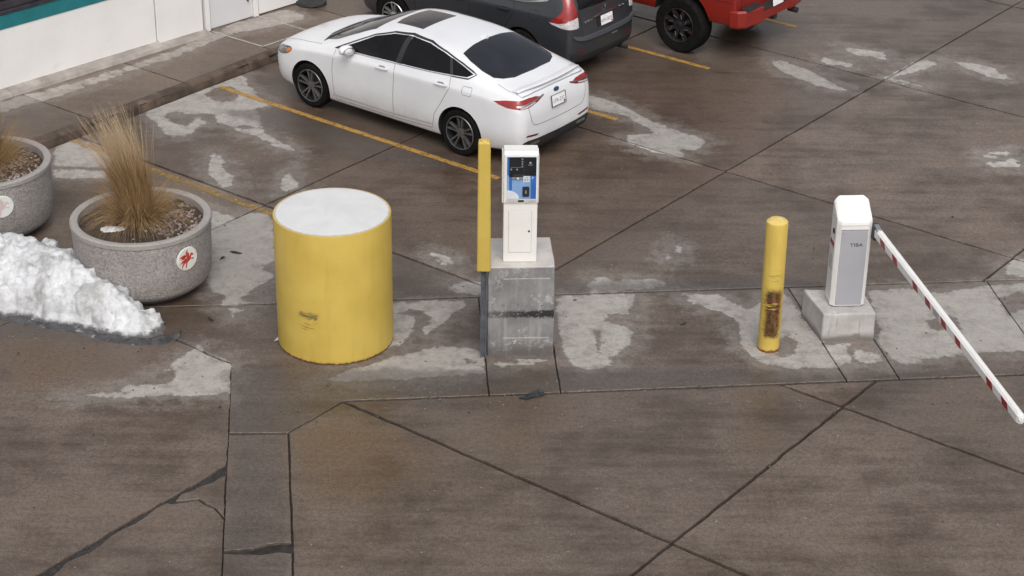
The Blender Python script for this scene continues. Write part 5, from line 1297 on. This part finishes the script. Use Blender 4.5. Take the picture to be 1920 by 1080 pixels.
for sd_ in ('y+', 'y-'):
    s_ = 1 if sd_ == 'y+' else -1
    panel('side_window', bs, [(2.10, 1.085), (1.80, 1.28), (1.50, 1.42), (1.25, 1.48), (1.05, 1.49), (1.06, 1.12), (1.6, 1.10)], sd_, M_GLASS, suv, .004, .015, .05)
    panel('side_window', bs, [(.99, 1.49), (.60, 1.485), (.30, 1.46), (.18, 1.16), (.6, 1.14), (1.0, 1.122)], sd_, M_GLASS, suv, .004, .015, .05)
    panel('quarter_window', bs, [(.22, 1.45), (-.10, 1.42), (-.42, 1.34), (-.40, 1.26), (-.10, 1.185), (.12, 1.165)], sd_, M_GLASS, suv, .004, .015, .05)
    panel('window_chrome', bs, strip([(2.14, 1.072), (1.6, 1.085), (1.0, 1.105), (.4, 1.135), (.0, 1.155), (-.16, 1.185), (-.42, 1.25), (-.47, 1.30)], .026), sd_, M_CHROME, suv, .006, .01, .05)
    for pts in ([(2.1, 1.05), (2.15, .7), (2.12, .36)], [(1.03, 1.09), (1.02, .7), (1.04, .34)], [(.18, 1.13), (.14, .98), (.25, .80), (.38, .60), (.42, .36)]):
        panel('door_gap', bs, strip(pts, .010), sd_, M_GAPD, suv, .0012, 0, .05)
    for hx, hz in ((1.22, .96), (.34, .985)):
        panel('handle_recess', bs, [(hx-.10, hz-.03), (hx+.09, hz-.035), (hx+.10, hz+.02), (hx-.09, hz+.03)], sd_, M_GAPD, suv, .002, 0, .03, 1)
        panel('door_handle', bs, [(hx-.12, hz-.012), (hx+.11, hz-.014), (hx+.11, hz+.010), (hx-.12, hz+.014)], sd_, M_CARG, suv, .032, .022, .03, 1)
    panel('sill_cladding', bs, [(2.24, .22), (2.22, .37), (.42, .37), (.38, .22)], sd_, M_TRIM, suv, .006, .01, .06)
    if s_ > 0: panel('fuel_flap', bs, strip([(-.30, .92), (-.16, .92), (-.14, .94), (-.14, 1.05), (-.16, 1.065), (-.30, 1.07), (-.32, 1.05), (-.32, .94), (-.30, .92)], .008), sd_, M_GAPD, suv, .001, 0, .03)
    # tall tail lamp: red upright, clear foot
    tl_ = panel('tail_lamp', bs, [(-.865, 1.01), (-.835, 1.18), (-.775, 1.34), (-.67, 1.50), (-.60, 1.50), (-.66, 1.34), (-.72, 1.18), (-.70, 1.10), (-.62, 1.02), (-.52, .955), (-.70, .955), (-.80, .98)], sd_, M_TAIL, suv, .008, .02, .018)
    panel('reverse_lamp', bs, [(-.865, 1.006), (-.80, .976), (-.70, .952), (-.53, .950), (-.58, .925), (-.74, .895), (-.865, .878)], sd_, M_TAILW, tl_, .008, .02, .018)
    panel('tail_lamp', bs, [(s_*a, b) for a, b in [(.845, 1.01), (.67, 1.045), (.67, 1.18), (.68, 1.30), (.77, 1.30), (.81, 1.18)]], 'x-', M_TAIL, suv, .008, .02, .018)
    panel('reverse_lamp', bs, [(s_*a, b) for a, b in [(.84, 1.004), (.67, 1.04), (.67, .885), (.72, .875), (.825, .878)]], 'x-', M_TAILW, suv, .008, .02, .018)
    panel('rear_reflector', bs, [(s_*a, b) for a, b in [(.70, .50), (.52, .47), (.52, .50), (.68, .53)]], 'x-', pm('dark_red_reflector', (.10, .012, .016), .3, .2, 9), suv, .004, .01, .03)
    mb = bmesh.new(); bmesh.ops.create_uvsphere(mb, u_segments=16, v_segments=10, radius=1)
    bmesh.ops.transform(mb, matrix=Matrix.Translation((1.98, s_*1.0, 1.16)) @ Matrix.Diagonal((.09, .12, .085, 1)), verts=mb.verts)
    for f in mb.faces: f.smooth = True
    from_bm('wing_mirror', mb, M_CARG, suv)
    panel('head_lamp', bs, [(2.98, .90), (3.2, .90), (3.45, .78), (3.42, .68), (3.2, .72), (3.0, .80)], sd_, M_LAMP, suv, .004, .014, .04, 1)
    for wx in (0, 2.62): wheel(suv, wx, s_, .905, .350, .225, .225, 5, M_SILVER, True)
panel('windscreen', bs, [(2.55, .64), (2.62, .3), (2.63, 0), (2.62, -.3), (2.55, -.64), (2.2, -.69), (1.85, -.64), (1.62, -.56), (1.58, 0), (1.62, .56), (1.85, .64), (2.2, .69)], 'z', M_GLASS, suv, .004, .014, .08)
panel('rear_window', bs, [(.62, 1.14), (.60, 1.34), (.52, 1.47), (0, 1.50), (-.52, 1.47), (-.60, 1.34), (-.62, 1.14), (0, 1.12)], 'x-', M_GLASS, suv, .005, .014, .06)
panel('tailgate_gap', bs, strip([(.64, 1.10), (.60, .92), (.60, .75), (.52, .66), (0, .64), (-.52, .66), (-.60, .75), (-.60, .92), (-.64, 1.10)], .010), 'x-', M_GAPD, suv, .0015, 0, .05)
panel('tailgate_chrome', bs, strip([(.30, .955), (0, .965), (-.30, .955)], .020), 'x-', M_CHROME, suv, .016, .02, .05)
panel('plate_recess', bs, [(.24, .945), (.22, .78), (-.22, .78), (-.24, .945)], 'x-', M_GAPD, suv, .002, 0, .05)
panel('bumper_step', bs, [(.80, .775), (.60, .725), (0, .715), (-.60, .725), (-.80, .775), (-.74, .695), (-.5, .655), (0, .645), (.5, .655), (.74, .695)], 'x-', carpaint('grey_bumper_paint', (.085, .088, .105), .2, .4, (.12, .11, .1), .4), suv, .030, .04, .04, 1)
panel('lower_bumper', bs, [(.82, .50), (.60, .44), (0, .43), (-.60, .44), (-.82, .50), (-.76, .36), (-.5, .31), (0, .30), (.5, .31), (.76, .36)], 'x-', M_TRIM, suv, .014, .03, .05)
panel('reflective_bar', bs, strip([(-.16, .585), (-.30, .588)], .022), 'x-', pm('dull_bar', (.14, .14, .14), .5, .1, 9), suv, .006, .01, .04)
number_plate(suv, -.945, -.02, .862, R(8), 'AFH 805E', False, True)
def hm(x0, y0, z0, mat, par):
    """small chrome H-shaped badge in a rounded frame"""
    T = Matrix.Translation((x0, y0, z0)) @ Matrix.Rotation(R(-10), 4, 'Y') @ Matrix(((0, 0, -1, 0), (-1, 0, 0, 0), (0, 1, 0, 0), (0, 0, 0, 1)))
    b = prism('emblem', strip([(-.035, .045), (-.012, -.0), (-.022, -.05)], .016)[:], 0, .012, mat, par, M=T)
    prism('emblem_bar', strip([(.035, .045), (.012, 0), (.022, -.05)], .016), 0, .012, mat, b, M=T)
    prism('emblem_bar', [(-.012, -.008), (.012, -.008), (.012, .008), (-.012, .008)], .001, .011, mat, b, M=T)
    prism('emblem_frame', strip([(-.055, .06), (.055, .06), (.05, -.05), (.03, -.065), (-.03, -.065), (-.05, -.05), (-.055, .06)], .009), 0, .010, mat, b, M=T)
hit, _, _, _ = bs.ray_cast(Vector((-6, 0, 1.04)), Vector((1, 0, 0))); hm(hit.x-.004, 0, 1.045, M_CHROME, suv)
hit, _, _, _ = bs.ray_cast(Vector((-6, .44, .92)), Vector((1, 0, 0)))
text('lettering', 'CR-V', .07, M_CHROME, suv, Matrix.Translation((hit.x-.006, .43, .92)) @ Matrix.Rotation(R(-8), 4, 'Y') @ Matrix(((0, 0, -1, 0), (-1, 0, 0, 0), (0, 1, 0, 0), (0, 0, 0, 1))), .006, 1.2)
hit, _, _, _ = bs.ray_cast(Vector((-6, -.46, .93)), Vector((1, 0, 0)))
text('lettering', 'EX-L', .05, M_CHROME, suv, Matrix.Translation((hit.x-.006, -.46, .95)) @ Matrix(((0, 0, -1, 0), (-1, 0, 0, 0), (0, 1, 0, 0), (0, 0, 0, 1))), .006, 1.2)
ex = bmesh.new(); bmesh.ops.create_cone(ex, cap_ends=True, segments=16, radius1=.035, radius2=.035, depth=.2, matrix=Matrix.Translation((-.90, -.52, .27)) @ Matrix.Rotation(R(90), 4, 'Y'))
from_bm('exhaust_pipe', ex, M_BLACK, suv)

# ---------------------------------------------------------------- red pickup
def tsec(zb, hw, zt, cab=None):
    """slab sided section: bed when cab is None, else cab roof height"""
    if cab is None: return [(0, zb), (hw*.7, zb), (hw*.95, zb+.01), (hw*.985, zb+.10), (hw, zb+.34), (hw*.995, zt-.28), (hw*.975, zt-.06), (hw*.95, zt), (hw*.7, zt+.002), (hw*.35, zt+.003), (0, zt+.003)]
    return [(0, zb), (hw*.7, zb), (hw*.95, zb+.01), (hw*.985, zb+.10), (hw, zb+.34), (hw*.99, zt-.2), (hw*.965, zt), (hw*.86, zt+(cab-zt)*.55), (hw*.72, cab-.05), (hw*.40, cab), (0, cab+.01)]
ZB, ZT, HWT = .60, 1.50, .985
TRK = [(-1.135, tsec(ZB+.02, HWT*.955, ZT-.02)), (-1.12, tsec(ZB, HWT*.98, ZT)), (-1.05, tsec(ZB, HWT*.995, ZT)), (-.6, tsec(ZB, HWT, ZT)), (0, tsec(ZB, HWT, ZT)), (.5, tsec(ZB, HWT, ZT)), (.72, tsec(ZB, HWT, ZT)), (.78, tsec(ZB, HWT, ZT+.02, 1.72)), (.95, tsec(ZB, HWT, ZT+.02, 2.04)), (1.6, tsec(ZB, HWT, ZT, 2.12)), (2.3, tsec(ZB, HWT, ZT-.02, 2.06)), (2.75, tsec(ZB, HWT, ZT-.05, 1.72)), (3.0, tsec(ZB, HWT, ZT-.10, 1.50)), (3.6, tsec(ZB, HWT, ZT-.14, 1.46)), (4.3, tsec(ZB, HWT*.97, ZT-.2, 1.38)), (4.55, tsec(ZB+.02, HWT*.90, ZT-.28, 1.28)), (4.62, tsec(ZB+.08, HWT*.82, ZT-.36, 1.2))]
M_CARR = carpaint('red_car_paint', (.22, .014, .008), .0, .4, (.07, .02, .015), .25)
trk = car_root('red_pickup', -15.99, 26.02, 'red pickup truck with big black wheels parked beyond the grey SUV', 'pickup')
me = cut_arches(loft_cage(TRK, {2: .5, 6: .5, 7: .4}), [(0, .52, .53, .60), (3.65, .52, .53, .60)])
link('body', me, [M_CARR, M_WELL], trk)
bt = BVHTree.FromPolygons([v.co[:] for v in me.vertices], [p.vertices[:] for p in me.polygons])
M_RACC, M_WACC = pm('wheel_accent_red', (.10, .015, .015), .4, .1, 9), pm('wheel_accent_bright', (.12, .11, .11), .5, .1, 9)
for sd_ in ('y+', 'y-'):
    s_ = 1 if sd_ == 'y+' else -1
    panel('body_crease', bt, strip([(-1.08, 1.0), (-.62, 1.0)], .010), sd_, M_GAPD, trk, .001, 0, .05)
    panel('tail_lamp', bt, [(-1.10, 1.08), (-1.10, 1.42), (-1.0, 1.42), (-.98, 1.08)], sd_, M_TAIL, trk, .006, .015, .05)
    panel('tail_lamp', bt, [(s_*.93, 1.08), (s_*.93, 1.42), (s_*.80, 1.42), (s_*.80, 1.08)], 'x-', M_TAIL, trk, .006, .015, .05)
    panel('side_window', bt, [(2.55, 1.56), (2.25, 1.88), (1.75, 1.92), (1.75, 1.56)], sd_, M_GLASS, trk, .004, .014, .06)
    panel('side_window', bt, [(1.68, 1.92), (1.0, 1.90), (1.0, 1.56), (1.68, 1.56)], sd_, M_GLASS, trk, .004, .014, .06)
    for x_ in (2.65, 1.71, .86): panel('door_gap', bt, strip([(x_, 1.5), (x_, .8)], .012), sd_, M_GAPD, trk, .001, 0, .06)
    panel('bed_gap', bt, strip([(.75, 1.5), (.75, .72)], .03), sd_, M_GAPD, trk, .002, 0, .06)
    # bumper corner, wrapping from the side to the back
    bm = bmesh.new(); oc = [(-1.02, .985), (-1.20, .965), (-1.32, .86), (-1.385, .60), (-1.395, .42)]; ic = [(-1.02, .90), (-1.16, .885), (-1.245, .80), (-1.30, .58), (-1.31, .42)]
    rows = []
    for (ox_, oy_), (ix_, iy_) in zip(oc, ic):
        rows.append([bm.verts.new((x_, s_*y_, z_)) for x_, y_, z_ in ((ix_, iy_, .60), (ox_+.02, oy_-.01, .60), (ox_, oy_, .64), (ox_, oy_, .86), (ox_+.015, oy_-.01, .885), (ix_, iy_, .885))])
    for a, b in zip(rows, rows[1:]):
        for k in range(6): bm.faces.new((a[k], a[(k+1) % 6], b[(k+1) % 6], b[k]))
    bm.faces.new(rows[0]); bm.faces.new(rows[-1][::-1]); bmesh.ops.recalc_face_normals(bm, faces=bm.faces)
    bmesh.ops.bevel(bm, geom=[e for e in bm.edges if e.calc_face_angle(0) > .9], offset=.012, segments=2, affect='EDGES')
    from_bm('bumper', bm, M_CARR, trk)
    box('step_pad', (-1.37, min(s_*.42, s_*.84), .887), (-1.16, max(s_*.42, s_*.84), .905), M_TRIM, trk, .006)
    panel('bed_corner_gap', bt, strip([(s_*.80, 1.48), (s_*.80, .76)], .012), 'x-', M_GAPD, trk, .001, 0, .06)
    ex = bmesh.new(); bmesh.ops.create_cone(ex, cap_ends=True, segments=16, radius1=.045, radius2=.045, depth=.22, matrix=Matrix.Translation((-1.30, s_*.62, .54)) @ Matrix.Rotation(R(90), 4, 'Y'))
    from_bm('exhaust_pipe', ex, M_BLACK, trk)
    for wx in (0, 3.65): wheel(trk, wx, s_, 1.03, .455, .275, .32, 8, M_RIMD, False, (M_RACC, M_WACC))
box('bumper_centre', (-1.385, -.418, .64), (-1.25, .418, .80), M_CARR, trk, .012)
box('bumper_step', (-1.40, -.418, .802), (-1.16, .418, .83), M_TRIM, trk, .008)
box('hitch_receiver', (-1.36, -.05, .55), (-1.10, .05, .637), M_BLACK, trk, .006)
box('tailgate_sill', (-1.20, -.80, .70), (-1.14, .80, .80), M_TRIM, trk, .006)
panel('tailgate_handle', bt, [(.16, 1.28), (.16, 1.38), (-.16, 1.38), (-.16, 1.28)], 'x-', M_TRIM, trk, .01, .02, .05)
panel('tailgate_gap', bt, strip([(.80, .80), (0, .80), (-.80, .80)], .012), 'x-', M_GAPD, trk, .001, 0, .06)
panel('tailgate_recess', bt, strip([(.60, 1.16), (.62, 1.02), (.50, .97), (-.50, .97), (-.62, 1.02), (-.60, 1.16)], .02), 'x-', pm('dark_red_paint', (.15, .012, .01), .4, .1, 6), trk, .002, .004, .05)
panel('rear_window', bt, [(.55, 1.60), (.50, 1.90), (-.50, 1.90), (-.55, 1.60)], 'x-', M_GLASS, trk, .01, .02, .1)
number_plate(trk, -1.405, .02, .885, R(8), '', False)
panel('windscreen', bt, [(2.95, .70), (3.0, 0), (2.95, -.70), (2.40, -.62), (2.36, 0), (2.40, .62)], 'z', M_GLASS, trk, .006, .014, .1)
box('bed_liner', (-1.06, -.90, ZT+.004), (.70, .90, ZT+.012), M_TRIM, trk, 0)
for o_ in trk.children:                             # short rear overhang
    if o_.type == 'MESH' and o_.name.split('.')[0] != 'wheel':
        for L_ in [o_]+list(o_.children):
            for v in L_.data.vertices:
                if v.co.x < -.6: v.co.x = -.6+(v.co.x+.6)*.74
